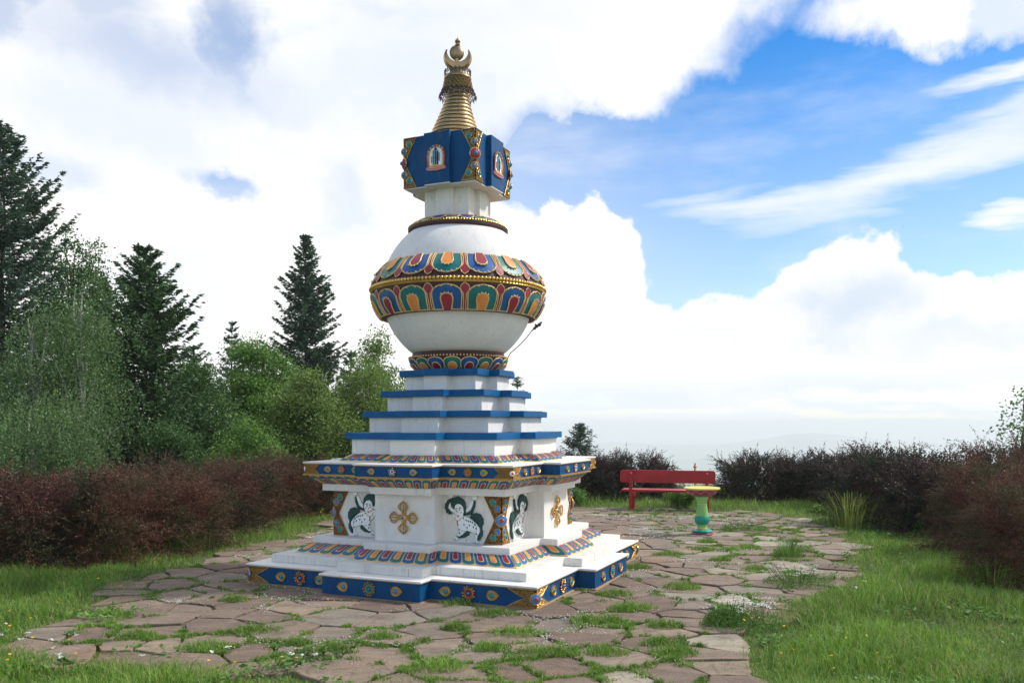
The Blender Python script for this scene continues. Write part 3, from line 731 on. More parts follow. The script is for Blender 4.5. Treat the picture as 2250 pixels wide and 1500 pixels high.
gl = 'barberry shrubs of the left hedge'; gr_ = 'barberry shrubs of the right hedge'; gb_ = 'barberry shrubs of the far hedge'
for (x, y, rot, sc, key, label, grp) in [
    (-6.75, 10.7, .5, (1.25, 1.1, 1.12), 'red', 'large dark red barberry shrub at the left edge of the photo, under the birch', gl),
    (-5.25, 11.9, .9, (1.05, 1.1, 1.0), 'redd', 'lower barberry shrub left of the grass clump, between its two taller neighbours', gl),
    (-5.15, 13.6, 1.0, (1.15, 1.1, 1.03), 'red', 'dark barberry shrub in front of the tall dark conical spruce', gl),
    (-4.9, 15.3, 1.2, (1.0, 1.1, 1.0), 'redd', 'reddish barberry shrub below the bright green leafy trees', gl),
    (-4.25, 16.8, .8, (1.05, 1.1, 1.02), 'red', 'barberry shrub whose right side passes behind the stupa cornice', gl),
    (-8.4, 12.2, .3, (1.1, 1.1, 1.05), 'redd', 'barberry shrub behind the leftmost one, cut by the photo edge', gl),
    (1.6, 20.2, .05, (.95, .9, .95), 'dark', 'dark purple barberry just right of the stupa, beside the young larch', gb_),
    (2.95, 20.3, -.05, (.80, .9, .98), 'dark', 'purple barberry with long arching spikes right behind the red bench', gb_),
    (5.95, 19.9, .1, (.92, .9, .98), 'dark', 'dark barberry directly right of the yellow post', gb_),
    (7.4, 19.4, -.1, (1.0, .9, 1.0), 'dark', 'dark barberry in the middle of the far hedge below the distant hill', gb_),
    (7.6, 17.3, -.9, (1.0, 1.0, 1.15), 'dark', 'barberry behind the yellow green grass clump', gb_),
    (6.85, 14.6, -1.2, (1.0, 1.05, 1.16), 'dark', 'tall dark greenish barberry just right of the tall grass clump', gr_),
    (8.1, 13.2, -1.0, (1.05, 1.1, 1.25), 'red', 'brownish barberry reaching the right edge of the photo at the back', gr_),
    (6.85, 11.2, -1.1, (1.0, 1.0, 1.12), 'redd', 'rust red barberry shrub with spreading twigs near the right edge', gr_),
    (5.95, 9.1, -1.3, (.9, .85, 1.0), 'redd', 'nearest rust red barberry shrub at the lower right edge', gr_)]:
    barberry((x, y, terrain_z(x, y)), rot, sc, label, BSRC[key], grp)
for a in BSRC.values():
    for o in a: bpy.data.objects.remove(o)

def tloc(px, d): x = (px - 1125) / F * d; return (x, d, terrain_z(x, d))
def topz(py, d, base): return H + (Y0 - py) / F * d - base
def spr(px, py, d, rad, label, **kw):
    l = tloc(px, d); return spruce(l, topz(py, d, l[2]), rad, label, **kw)
def brd(px, py, d, rad, label, **kw):
    l = tloc(px, d); return broadleaf(l, topz(py, d, l[2]), rad, label, **kw)
random.seed(21)
gt = 'conifers behind the left hedge'; gd = 'leafy trees behind the left hedge'
spr(8, 285, 21, 2.9, 'tallest dark spruce, cut by the left edge of the photo', mat='spruce2', dens=1.5, group=gt, droop=.5, power=.62, irr=.6)
spr(322, 548, 20, 1.85, 'dense dark conical spruce standing right of the birch', dens=2.0, group=gt, power=.62, droop=.25, irr=.25)
spr(672, 520, 29, 3.0, 'pointed spruce standing alone against the cloud left of the stupa', mat='spruce2', dens=1.6, group=gt, power=.88, irr=.6, droop=.15)
spr(225, 610, 25, 1.3, 'dark spruce filling the gap between the birch and the conical spruce', dens=1.3, group=gt, power=.7)
spr(425, 765, 26, 1.6, 'low dark spruce just right of the conical spruce', dens=1.3, group=gt, power=.7)
spr(510, 712, 31, 1.6, 'small thin spruce top showing left of the pointed spruce', mat='spruce2', dens=.7, group=gt, power=.8)
spr(770, 770, 31, 1.5, 'half hidden spruce just right of the pointed spruce', mat='spruce2', dens=.7, group=gt, power=.8)
brd(75, 650, 17.5, .8, 'grey green weeping birch in front of the tallest spruce', mat='birch', name='birch_tree', n=100, per=190, weep=.9, seed=4, base=.12, lsize=.042, bark='birchbark', group=gd, shape=.5)
brd(160, 590, 18, .85, 'weeping birch with a pale leaning trunk and hanging twigs', mat='birch', name='birch_tree', n=95, per=220, weep=.9, seed=14, base=.10, lsize=.042, bark='birchbark', group=gd, shape=.7, leanx=.3)
brd(160, 495, 23, 1.15, 'thin topped dark leafy tree rising behind the weeping birch', mat='broadd', n=95, per=90, seed=5, base=.30, lsize=.075, clump=.34, group=gd, shape=.5)
brd(70, 870, 15.5, .95, 'low grey green birch thicket above the leftmost barberry', mat='birch', name='birch_tree', n=90, per=230, weep=.45, seed=16, base=.1, lsize=.038, bark='birchbark', group=gd, shape=.7)
brd(235, 690, 22, .8, 'slender open leafy tree between birch and conical spruce', mat='broadd', n=60, per=90, seed=6, base=.3, lsize=.07, clump=.28, group=gd)
brd(430, 800, 22, 1.45, 'round green tree at the right foot of the conical spruce', mat='broadd', n=150, per=150, seed=7, base=.05, lsize=.06, group=gd)
brd(565, 735, 24, 1.5, 'bushy green tree left of the pointed spruce', mat='broad', n=170, per=160, seed=8, base=.05, lsize=.062, group=gd)
brd(690, 815, 21, 1.35, 'bright yellow green bush with fine leaves below the pointed spruce', mat='olive', n=170, per=160, seed=9, base=.05, lsize=.055, group=gd)
brd(800, 800, 22, 1.35, 'yellow green leafy tree touching the left side of the stepped tiers', mat='olive', n=150, per=140, seed=10, base=.05, lsize=.055, group=gd)
brd(835, 728, 28, 1.25, 'loose airy tree top left of the lotus base', mat='olive', n=70, per=70, seed=11, base=.25, lsize=.08, clump=.32, group=gd)
brd(545, 930, 18.5, 1.0, 'low light green bush above the reddish barberry', mat='broad', n=80, per=150, seed=12, base=.02, lsize=.05, clump=.26, name='green_bush', cat='bush', group=gd)
brd(380, 905, 19, .9, 'low green bush against the trunk of the conical spruce', mat='broadd', n=80, per=150, seed=13, base=.02, lsize=.05, clump=.26, name='green_bush', cat='bush', group=gd)
brd(900, 840, 25, 1.3, 'green tree mostly hidden behind the stepped tiers', mat='broad', n=90, per=120, seed=15, base=.05, lsize=.06, group=gd)
spr(1274, 935, 24, .72, 'young feathery larch just right of the stupa cornice', mat='spruce2', dens=3.0, power=.72, lsize=.06, droop=.1, tk=.014)
spr(1137, 828, 27, .35, 'thin larch tip poking out behind the upper blue tiers', mat='spruce2', dens=1.1, power=.9, lsize=.06, droop=.1, tk=.02)
brd(2262, 862, 15.5, .75, 'small sparse leafy tree at the right edge above the hedge', mat='birch', name='young_tree', n=60, per=26, seed=18, base=.3, lsize=.06, clump=.25, cat='tree')

# clumps of tall grass and yarrow
def grass_clump(px, py, h, rad, n, mat, label, name='grass_clump', lean=.75):
    x, y = gnd(px, py); root = empty(name, (x, y, 0), 0, label, 'plant')
    P = rng.normal(size=(n, 2)) * rad * .35; a = np.arctan2(P[:, 1], P[:, 0]); Lh = (.35 + .85 * rng.random(n) ** 1.4) * h
    d = np.stack([np.cos(a), np.sin(a)], -1); ln = rng.uniform(.05, lean, n) * Lh
    b0 = np.stack([P[:, 0], P[:, 1], np.zeros(n)], -1); wv = np.stack([-d[:, 1], d[:, 0], np.zeros(n)], -1) * .0032
    m1 = b0 + np.concatenate([d * (ln * .3)[:, None], (Lh * .55)[:, None]], 1); m2 = b0 + np.concatenate([d * (ln * .75)[:, None], (Lh * .88)[:, None]], 1); tp = b0 + np.concatenate([d * (ln * 1.35)[:, None], (Lh * .93)[:, None]], 1)
    V = np.stack([b0 - wv, b0 + wv, m1 + wv, m1 - wv, m2 + wv * .7, m2 - wv * .7, tp], 1)
    npmesh('blades', V, [(0, 1, 2, 3), (3, 2, 4, 5), (5, 4, 6)], mat, root); return root
grass_clump(1868, 1160, .60, .42, 520, 'reed', 'tall yellow green grass clump in front of the dark far hedge')
grass_clump(1735, 1225, .22, .25, 260, 'herb', 'bushy weed with yellow flowers standing on the right of the paving', 'flowering_weed')
grass_clump(400, 1205, .40, .5, 200, 'grass', 'loose tall grass clump below the dark left barberry hedge')
grass_clump(2180, 1290, .35, .4, 160, 'grass', 'tall grass clump at the foot of the rust red barberry on the right')
def yarrow(px, py, h, rad, label, n=26, seed=0):
    r = np.random.default_rng(seed); x, y = gnd(px, py); root = empty('yarrow_plant', (x, y, 0), 0, label, 'plant', 'yarrow plants on the paving edge')
    st = MB(); heads = []
    for i in range(n):
        a, q = r.random() * 6.28, r.random() ** .6 * rad; e = (math.cos(a) * q, math.sin(a) * q * .7, h * r.uniform(.7, 1.1))
        st.tube([(e[0] * .4, e[1] * .4, 0), (e[0] * .8, e[1] * .8, e[2] * .6), e], .0025, 'herb', 3); heads.append(e)
    st.build('stems', root)
    Hd = np.array(heads); m_ = 14
    P = np.repeat(Hd, m_, 0) + r.normal(size=(n * m_, 3)) * (.02, .02, .003)
    leaves('flower_heads', P, r.normal(size=(len(P), 3)) * (1, 1, .1), .016, .9, 'petalw', root, nrm=np.tile([0, 0, 1.], (len(P), 1)))['kind'] = 'stuff'
    k_ = 2400; a = r.random(k_) * 6.28; q = r.random(k_) ** .5 * rad * 1.1
    C = np.stack([np.cos(a) * q, np.sin(a) * q * .75, r.random(k_) * h * .72 * (1 - (q / rad / 1.15) ** 2 * .6)], -1)
    leaves('foliage', C, r.normal(size=(k_, 3)) + (0, 0, .6), .03, .25, 'herb', root)
yarrow(1630, 1380, .24, .34, 'white flowering yarrow nearest the camera, on the paving edge', 34, 1)
yarrow(1590, 1375, .22, .16, 'small grey green yarrow touching the near yarrow on its left', 8, 4)
yarrow(1755, 1290, .22, .36, 'white flowering yarrow over a bare stone at the middle right', 32, 2)
yarrow(1635, 1168, .20, .38, 'white flowering yarrow right behind the painted pedestal', 36, 3)

# ------------------------------------------------------------------ the stupa
TH = -.42234
ST = empty('stupa', (-.6564, 10.4191, 0), TH, 'tall white, blue and gold stupa with a round painted dome on the stone paving', 'stupa')
def redent(a, w_, p, d=0.0, z=0.0):
    a = a * S + d; w_ = w_ * S + d; e = a + p * S
    q = [(a, -a), (a, -w_), (e, -w_), (e, w_), (a, w_)]; out = []
    for k in range(4):
        c, s_ = [(1, 0), (0, 1), (-1, 0), (0, -1)][k]
        out += [(x * c - y * s_, x * s_ + y * c, z) for x, y in q]
    return out
def tier(name, spec, layers, mat, bevel=.005, **kw):
    """layers: (offset in metres, z in survey units)"""
    mb = MB(); mb.loft([redent(*spec, d=d, z=z * S) for d, z in layers], mat); return mb.build(name, ST, bevel=bevel, smooth=False)
B0 = (1.613, .553, .19); P2 = (1.445, .48, .192); P3 = (1.146, .376, .190); WL = (.985, .345, .190); BM = (1.073, .354, .19); CO = (1.211, .455, .192)
tier('wooden_foot_trim', B0, [(.012, -.02), (.012, .026)], 'wood')
tier('blue_base_band', B0, [(-.012, .026), (-.012, .192)], 'blue', .003)
tier('wooden_edge_trim', B0, [(.006, .192), (.006, .200)], 'wood', .001)
tier('base_slab', B0, [(.014, .200), (.014, .219)], 'slabwhite')
tier('lower_plinth', P2, [(0, .219), (0, .301)], 'plinthgrey', .008)
tier('upper_plinth', P3, [(0, .301), (0, .466)], 'white', .006)
tier('wall_block', WL, [(0, .466), (0, .945)], 'white', .005)
tier('wall_beam', BM, [(0, .945), (0, 1.022)], 'white', .005)
tier('wooden_cornice_trim', CO, [(.006, 1.113), (.006, 1.128)], 'ochre', .002)
tier('blue_cornice_band', CO, [(-.014, 1.128), (-.014, 1.230)], 'blue', .002)
tier('gilt_cornice_trim', CO, [(-.002, 1.230), (-.002, 1.238)], 'ochre', .001)
tier('cornice_slab', CO, [(.006, 1.238), (.006, 1.254)], 'slabwhite', .003)
steps = [((.901, .314, .168), 1.254, 1.487, 1.556), ((.767, .270, .150), 1.556, 1.717, 1.784), ((.626, .226, .134), 1.784, 1.937, 2.006), ((.481, .190, .118), 2.006, 2.165, 2.233)]
for sp_, z0, z1, z2 in steps:
    st_ = tier('stepped_tier', sp_, [(-.056, z0), (-.056, z1)], 'white', .005)
    mb = MB(); mb.loft([redent(*sp_, d=0, z=z1 * S), redent(*sp_, d=0, z=z2 * S)], 'stepblue'); mb.build('blue_edge', st_, bevel=.004, smooth=False)

# painted petals ---------------------------------------------------------------
def strip(mb, pos, s0, s1, shape, h, m, flip=False):
    """shape: list of (t, half width 0..1) along the petal; s0..s1 the petal's span"""
    sc = (s0 + s1) / 2; hw = (s1 - s0) / 2; vs = []; fs = []
    for t, w_ in shape:
        for sg in (-1, 0, 1): vs.append(pos(sc + sg * hw * w_, t, h))
    for i in range(len(shape) - 1):
        for k in (0, 1):
            a = i * 3 + k; f = (a, a + 1, a + 4, a + 3); fs.append(tuple(reversed(f)) if flip else f)
    mb.add(vs, fs, m)
def arc_shape(t0, t1, w0, w1, rnd, n=6, end='t0'):
    """tongue whose rounded end is at t0, running to t1"""
    out = []
    for i in range(n + 1):
        f = i / n * rnd; q = i / n
        out.append((t0 + (t1 - t0) * f, w0 * math.sqrt(max(0, 1 - (1 - q) ** 2.2))))
    for i in range(1, 4):
        f = rnd + (1 - rnd) * i / 3; out.append((t0 + (t1 - t0) * f, w0 + (w1 - w0) * i / 3))
    return out
def petal_course(name, specA, dA, zA, specB, dB, zB, width, bulge, parent, under=False, alt0=0):
    """specA/dA/zA is the outer edge (petal tips), B the inner edge"""
    pa = redent(*specA, d=dA, z=zA * S); pb = redent(*specB, d=dB, z=zB * S); mb = MB(); n = len(pa); cnt = alt0
    for i in range(n):
        A0, A1, Bq, Bp = Vector(pa[i]), Vector(pa[(i + 1) % n]), Vector(pb[(i + 1) % n]), Vector(pb[i])
        L = max((A1 - A0).length, .001); k = max(1, round(L / width))
        if L < .02: continue
        ed = (A1 - A0).normalized(); nrm = ed.cross(Vector((0, 0, 1)))                   # outward (ccw)
        if under: nv_ = (nrm - Vector((0, 0, 1)) * .8).normalized()
        else: nv_ = (nrm * .55 + Vector((0, 0, 1))).normalized()
        def pos(s_, t, h, A0=A0, A1=A1, Bq=Bq, Bp=Bp, nv_=nv_):
            p = A0.lerp(A1, s_).lerp(Bp.lerp(Bq, s_), t); return tuple(p + nv_ * (bulge * math.sin(math.pi * (.12 + .88 * (1 - t)) ) * 1.0 + h))
        strip(mb, pos, 0, 1, [(q / 5, 1) for q in range(6)], 0, 'oline', under)
        for j in range(k):
            s0, s1 = j / k, (j + 1) / k; cnt += 1; A_ = cnt % 2
            strip(mb, pos, s0, s1, arc_shape(.06, 1, .90, .90, .16, 4), .0035, 'teal' if A_ else 'pblue', under)
            strip(mb, pos, s0, s1, arc_shape(.26, 1, .50, .44, .18, 4), .0055, 'oline', under)
            strip(mb, pos, s0, s1, arc_shape(.32, 1, .37, .32, .18, 4), .0075, 'orange' if A_ else 'red', under)
    o = mb.build(name, parent, smooth=True, ang=30); return o
petal_course('lower_petal_course', (1.278, .425, .192), 0, .302, P3, .003, .392, .160, .014, ST)
petal_course('upper_petal_course', (.952, .345, .182), 0, 1.2545, (.901, .314, .168), -.05, 1.322, .118, .010, ST)
petal_course('under_cornice_petal_course', (1.180, .430, .192), 0, 1.1125, BM, .003, 1.022, .118, .012, ST, under=True)
# filler wall behind the under-cornice petals
tier('cornice_core', BM, [(-.02, 1.022), (-.02, 1.113)], 'maroon', 0)

# corner ornaments: hourglass plates of gilt scrollwork -------------------------
def spiral(mb, cx, cz, r, y, m, rad=.0022, ph=0, turns=1.4, n=11):
    pts = []
    for i in range(n):
        t = i / (n - 1); a = ph + t * turns * 6.283; q = r * (1 - .8 * t); pts.append((cx + q * math.cos(a), y, cz + q * math.sin(a)))
    mb.tube(pts, [rad * (1 - .3 * i / n) for i in range(n)], m, 4)
def corner_plate(mb, W, Wm, h, side, gold='gold', step=.026, notch=.5, rad=.0026, base='maroon'):
    """plate in XZ plane; corner edge at x=0, spreading to -x if side<0; z 0..h"""
    def wid(z):
        f = abs(z / h - .5) * 2; return Wm + (W - Wm) * f ** notch
    n = 12; poly = [(0, 0)] + [(side * wid(h * i / n), h * i / n) for i in range(n + 1)] + [(0, h)]
    mb.relief(poly, 0, .009, base, .002)
    mb.tube([(side * wid(h * i / n) * .985, -.010, min(max(h * i / n, .003), h - .003)) for i in range(n + 1)], rad * 1.5, gold, 5)
    mb.tube([(side * .004, -.011, .003), (side * W, -.011, .003)], rad * 1.3, gold, 5); mb.tube([(side * .004, -.011, h - .003), (side * W, -.011, h - .003)], rad * 1.3, gold, 5)
    z = step * .6; row = 0
    while z < h - step * .3:
        x = step * (.45 + .5 * (row % 2))
        while x < wid(z) - step * .35:
            spiral(mb, side * x, z, step * random.uniform(.42, .60), -.011, gold, rad, random.random() * 6.28); x += step
        z += step * .82; row += 1
def roundel(mb, x, z, r, y, gem, ring='gold', petal=None):
    mb.tube([(x + r * math.cos(a), -y, z + r * math.sin(a)) for a in [i / 20 * 6.283 for i in range(20)]], r * .13, ring, 5, True)
    mb.ball((x, -y + .002, z), r * .9, petal or 'gemblue', 14, 6, (1, .22, 1))
    mb.ball((x, -y - r * .15, z), r * .45, gem, 12, 8, (1, .8, 1))
def corner_ornament(name, a, z0, z1, W, Wm, corners, rr, gem, petal, gems=True, step=.026, notch=.5, gold='gold', ballr=0, base='maroon'):
    h = z1 - z0; random.seed(5)
    mb = MB(); gm = MB()
    for side, T in ((-1, lambda p: (p[0], p[1], p[2])), (1, lambda p: (-p[1], p[0], p[2]))):
        mb.T = T; gm.T = T
        corner_plate(mb, W, Wm, h, side, gold, step, notch, base=base)
        if gems:
            for sg in (-1, 1):
                g2 = rr * .72; q = .5 + sg * .36; q2 = .5 + sg * .235
                roundel(gm, side * W * .45, h * q, g2 * .85, .014, 'gemteal', gold, 'gemteal')
                roundel(gm, side * Wm * .55, h * q2, g2 * .85, .014, 'gemblue', gold, 'gemblue')
    mb.T = gm.T = None
    # roundel folded round the corner edge
    cc_ = Vector((0, 0, h / 2)); dg = Vector((.707, -.707, 0)); tg = Vector((.707, .707, 0))
    def TC(p): return cc_ + tg * p[0] - dg * (p[1] * 1.0) + Vector((0, 0, p[2])) + dg * .004
    gm.T = TC; gm.ball((0, 0, 0), rr, petal, 16, 8, (1, .35, 1)); gm.tube([(rr * math.cos(a), -.006 + rr * .28 * abs(math.cos(a)), rr * math.sin(a)) for a in [i / 24 * 6.283 for i in range(24)]], rr * .13, gold, 5, True)
    for i in range(12):
        an = i / 12 * 6.283; gm.ball((rr * .68 * math.cos(an), -rr * .22 + rr * .1, rr * .68 * math.sin(an)), rr * .2, petal, 6, 4)
    gm.ball((0, -rr * .38, 0), max(rr * .40, ballr), gem, 14, 8)
    o = mb.build(name, ST); g_ = gm.build('jewels', o)
    res = []
    for k, (f) in enumerate(corners):
        ang = f * math.pi / 2; c, s_ = math.cos(ang), math.sin(ang); loc = (a * c + a * s_, a * s_ - a * c, z0)
        if k == 0: o.location = loc; o.rotation_euler = (0, 0, ang); res.append(o)
        else: res.append(copy_part(o, ST, loc, ang))
    return res
# corner C is (+a,-a): f=0 ; D is f=1 ; A is f=3 (turn -90)
corner_ornament('base_corner_ornament', B0[0] * S - .012, .030 * S, .190 * S, .29, .10, (0, 1, 3), .052, 'gemred', 'gemblue', False, .024, .8)
corner_ornament('wall_corner_ornament', WL[0] * S, .467 * S, .943 * S, .205, .075, (0, 1, 3), .062, 'gemred', 'gemblue', True, .027, 1.0, 'ochre')
corner_ornament('cornice_corner_ornament', CO[0] * S - .014, 1.130 * S, 1.229 * S, .20, .14, (0, 1, 3), .030, 'gemred', 'lime', False, .018, .8, 'ochre')

# teardrops and medallions ------------------------------------------------------
def tear(r, k=1.0, n=22):
    out = []
    for i in range(n):
        a = -math.pi + 2 * math.pi * i / n; x = math.cos(a); z = math.sin(a)
        if x < 0: z *= (1 + x * .30); x *= 1.55
        if x < -1.2: z *= .6
        out.append((x * r * k, z * r * k))
    return out
def teardrop(r, gem):
    mb = MB(); mb.relief(tear(r), 0, .012, 'ochre', .004)
    for k in (.96, .70): mb.tube([(x, -.014, z) for x, z in tear(r, k)], r * .085, 'gold', 5, True)
    o = mb.build('teardrop_ornament', ST); g_ = MB(); g_.ball((0, -.012, 0), r * .50, gem, 14, 8, (1.05, .55, .95)); g_.build('gem', o); return o
def medallion(r, petal, gem, ring='gold'):
    mb = MB(); mb.relief([(r * .92 * math.cos(i / 24 * 6.283), r * .92 * math.sin(i / 24 * 6.283)) for i in range(24)], 0, .008, 'maroon', .002)
    for i in range(14):
        a = i / 14 * 6.283
        mb.ball((r * .86 * math.cos(a), -.012, r * .86 * math.sin(a)), r * .13, ring if i % 3 else petal, 7, 5); spiral(mb, r * .74 * math.cos(a), r * .74 * math.sin(a), r * .13, -.013, ring, r * .035, a, 1.2, 8)
        mb.ball((r * .42 * math.cos(a + .2), -.010, r * .42 * math.sin(a + .2)), r * .13, petal, 6, 4)
    mb.tube([(r * .58 * math.cos(a), -.012, r * .58 * math.sin(a)) for a in [i / 24 * 6.283 for i in range(24)]], r * .05, ring, 5, True)
    o = mb.build('flower_medallion', ST); g_ = MB(); g_.ball((0, -.014, 0), r * .22, gem, 12, 8); g_.build('gem', o); return o
def place(src, first, face, u_, dist, z, flip=False):
    """face 0 front, 1 right; u along the face (+ towards its right end)"""
    ang = face * math.pi / 2; c, s_ = math.cos(ang), math.sin(ang); loc = (u_ * c + dist * s_, u_ * s_ - dist * c, z)
    o = src if first else copy_part(src, ST, loc, ang)
    o.location = loc; o.rotation_euler = (0, 0, ang)
    if flip: o.rotation_euler = (0, 0, ang); o.scale = (-1, 1, 1)
    return o
def band(spec, off, zc, rt, rm, gemA, gemB, medA, medB):
    a, w_, p = [q * S for q in spec]
    tA = teardrop(rt, gemA); tB = teardrop(rt, gemB); mA = medallion(rm, *medA); mB = medallion(rm, *medB); fa = fb = ma = mb_ = True
    for face in (0, 1):
        L = a - w_
        for sg in (1, -1):
            us = [w_ + L * q for q in ((.15, .37, .59) if sg > 0 else (.15, .37, .59))]
            for i, u_ in enumerate(us):
                if i == 1: place(mA, ma, face, sg * u_, a + off, zc); ma = False
                else:
                    fl = (i == 2) if sg > 0 else (i == 0)
                    o = place(tA, fa, face, sg * u_, a + off, zc, fl); fa = False
        for u_, fl in ((-.52 * w_, False), (.52 * w_, True)):
            place(tB, fb, face, u_, a + p + off, zc, fl); fb = False
        place(mB, mb_, face, 0, a + p + off, zc); mb_ = False
band(B0, -.012, .110 * S, .050, .078, 'gemteal', 'gemblue', ('red', 'gemblue'), ('gemteal', 'gemteal', 'ochre'))
band(CO, -.014, 1.180 * S, .034, .048, 'gemteal', 'gemblue', ('orange', 'gemblue', 'ochre'), ('lime', 'gemblue', 'brass'))

# snow lions --------------------------------------------------------------------
def lp(pts):                                                   # photo panel coordinates to metres
    return [((x - 165) / 795 * .70, (1205 - y) / 590 * .523) for x, y in pts]
def spiky(pts, k, amp, seed=1):
    r = random.Random(seed); out = []
    for i in range(len(pts)):
        a, b_ = pts[i], pts[(i + 1) % len(pts)]; L = math.hypot(b_[0] - a[0], b_[1] - a[1]); m_ = max(1, int(L / k))
        for j in range(m_):
            t = j / m_; x = a[0] + (b_[0] - a[0]) * t; y = a[1] + (b_[1] - a[1]) * t
            if j % 2 and L > 1: nx, ny = -(b_[1] - a[1]) / L, (b_[0] - a[0]) / L; q = amp * r.uniform(.4, 1); x += nx * q; y += ny * q
            out.append((x, y))
    return out
body_p = [(300, 870), (345, 850), (440, 870), (560, 900), (640, 960), (690, 1020), (690, 1060), (655, 1110), (650, 1160), (668, 1185), (640, 1200), (600, 1190), (590, 1170), (625, 1140), (632, 1085), (560, 1060), (510, 1060), (460, 1095), (400, 1130), (385, 1170), (350, 1180), (310, 1165), (305, 1145), (345, 1130), (385, 1095), (395, 1040), (380, 990), (330, 950), (305, 910)]
arm_l = [(240, 785), (255, 735), (290, 700), (305, 745), (290, 780), (340, 810), (345, 840), (290, 832)]
arm_r = [(488, 800), (520, 770), (545, 720), (580, 672), (606, 690), (585, 750), (560, 805), (500, 840)]
paw_l = [(243, 630), (262, 610), (290, 606), (318, 620), (320, 648), (292, 664), (255, 657)]; paw_r = [(580, 634), (600, 615), (635, 612), (656, 630), (656, 660), (620, 677), (585, 667)]
dark = [([(545, 880), (575, 840), (640, 830), (700, 845), (735, 900), (738, 960), (715, 1010), (728, 1060), (722, 1110), (690, 1160), (655, 1170), (660, 1110), (690, 1065), (688, 1010), (640, 950), (560, 905)]),
        ([(360, 1115), (400, 1128), (440, 1105), (480, 1070), (520, 1050), (550, 1070), (530, 1110), (470, 1140), (410, 1152), (370, 1142)]),
        ([(190, 780), (200, 730), (245, 680), (300, 658), (330, 680), (290, 702), (262, 735), (240, 782), (280, 820), (300, 850), (260, 868), (215, 842)]),
        ([(602, 682), (630, 690), (620, 760), (590, 830), (540, 860), (470, 872), (450, 850), (500, 834), (560, 800), (590, 745)]),
        ([(288, 765), (275, 700), (310, 662), (380, 636), (440, 658), (482, 700), (494, 770), (487, 830), (462, 855), (450, 790), (400, 745), (345, 770), (335, 805)])]
face_p = [(340, 790), (352, 748), (385, 728), (430, 735), (462, 768), (472, 818), (460, 860), (425, 890), (375, 892), (348, 855)]
lion = MB(); lion.relief(lp(body_p), 0, .020, 'lime', .007)
for q in (arm_l, arm_r): lion.relief(lp(q), 0, .017, 'lime', .005)
for q in (paw_l, paw_r): lion.relief(lp(q), 0, .026, 'lime', .006)
lion.relief(lp([(350, 880), (420, 880), (440, 930), (400, 985), (340, 950)]), .015, .026, 'lime', .006)
lion.relief(lp(face_p), .012, .036, 'lime', .009)
for (x, y) in ((365, 862), (405, 872), (440, 832)): lion.ball((lp([(x, y)])[0][0], -.034, lp([(x, y)])[0][1]), .010, 'pink', 8, 5)
lion.ball((lp([(392, 832)])[0][0], -.038, lp([(392, 832)])[0][1]), .009, 'pink', 8, 6)
lion.relief(lp([(372, 876), (395, 870), (420, 874), (398, 888)]), .03, .040, 'gemred', .001)
for (x, y) in ((370, 815), (418, 800)):
    lion.ball((lp([(x, y)])[0][0], -.036, lp([(x, y)])[0][1]), .008, 'black', 8, 5)
for q in ([(350, 800), (372, 778), (392, 792), (372, 788)], [(400, 785), (425, 765), (452, 785), (425, 777)]): lion.relief(lp(q), .03, .041, 'black', .001)
for i, (x, y) in enumerate([(460, 900), (500, 925), (530, 935), (560, 940), (590, 950), (600, 1005), (512, 1015), (545, 985), (640, 1020), (400, 1045), (405, 1085), (640, 1085), (470, 980), (620, 975)]):
    lion.relief(lp([(x - 12, y - 4), (x, y - 14), (x + 10, y), (x + 4, y + 16), (x - 4, y + 4)]), .012, .0225, 'mane', .001)
for q, hh_ in ((body_p, .018), (arm_l, .015), (arm_r, .015), (paw_l, .022), (paw_r, .022)): lion.tube([(x, -hh_ * .75, z) for x, z in lp(q)], .0022, 'mane', 4, True)
for q in ([(318, 1150), (335, 1165), (330, 1182)], [(345, 1148), (352, 1166), (350, 1184)], [(605, 1172), (612, 1185), (608, 1196)], [(628, 1166), (636, 1182), (634, 1198)], [(600, 905), (640, 990), (645, 1060)], [(430, 1050), (470, 1065), (520, 1050)], [(262, 612), (268, 630), (264, 650)], [(292, 610), (296, 630), (290, 655)], [(602, 622), (606, 645), (602, 668)], [(630, 620), (634, 645), (628, 668)]):
    lion.tube([(x, -.0235, z) for x, z in lp(q)], .0016, 'mane', 4)
lo = lion.build('lion_relief', ST)
mn = MB()
for i, q in enumerate(dark): mn.relief(lp(spiky(q, 13, 9, i)), 0, .028 if i == 4 else .025, 'mane', .005)
mno = mn.build('mane', lo)
cl = MB(); cl.tube([(x, -.030, z) for x, z in lp([(335, 890), (345, 920), (370, 935), (400, 935), (425, 920), (438, 895)])], .004, 'gold', 5); cl.tube([(x, -.029, z) for x, z in lp([(378, 935), (382, 965), (388, 995)])], .006, 'gemred', 5); cl.build('collar', lo)
first = True
for face in (0, 1):
    for sg in (1, -1):
        a_, w_ = WL[0] * S, WL[1] * S; o = lo if first else copy_part(lo, ST, (0, 0, 0), 0)
        ang = face * math.pi / 2; c, s_ = math.cos(ang), math.sin(ang); u_ = sg * w_
        o.location = (u_ * c + a_ * s_, u_ * s_ - a_ * c, .467 * S); o.rotation_euler = (0, 0, ang); o.scale = (sg * .98, 1, 1); first = False
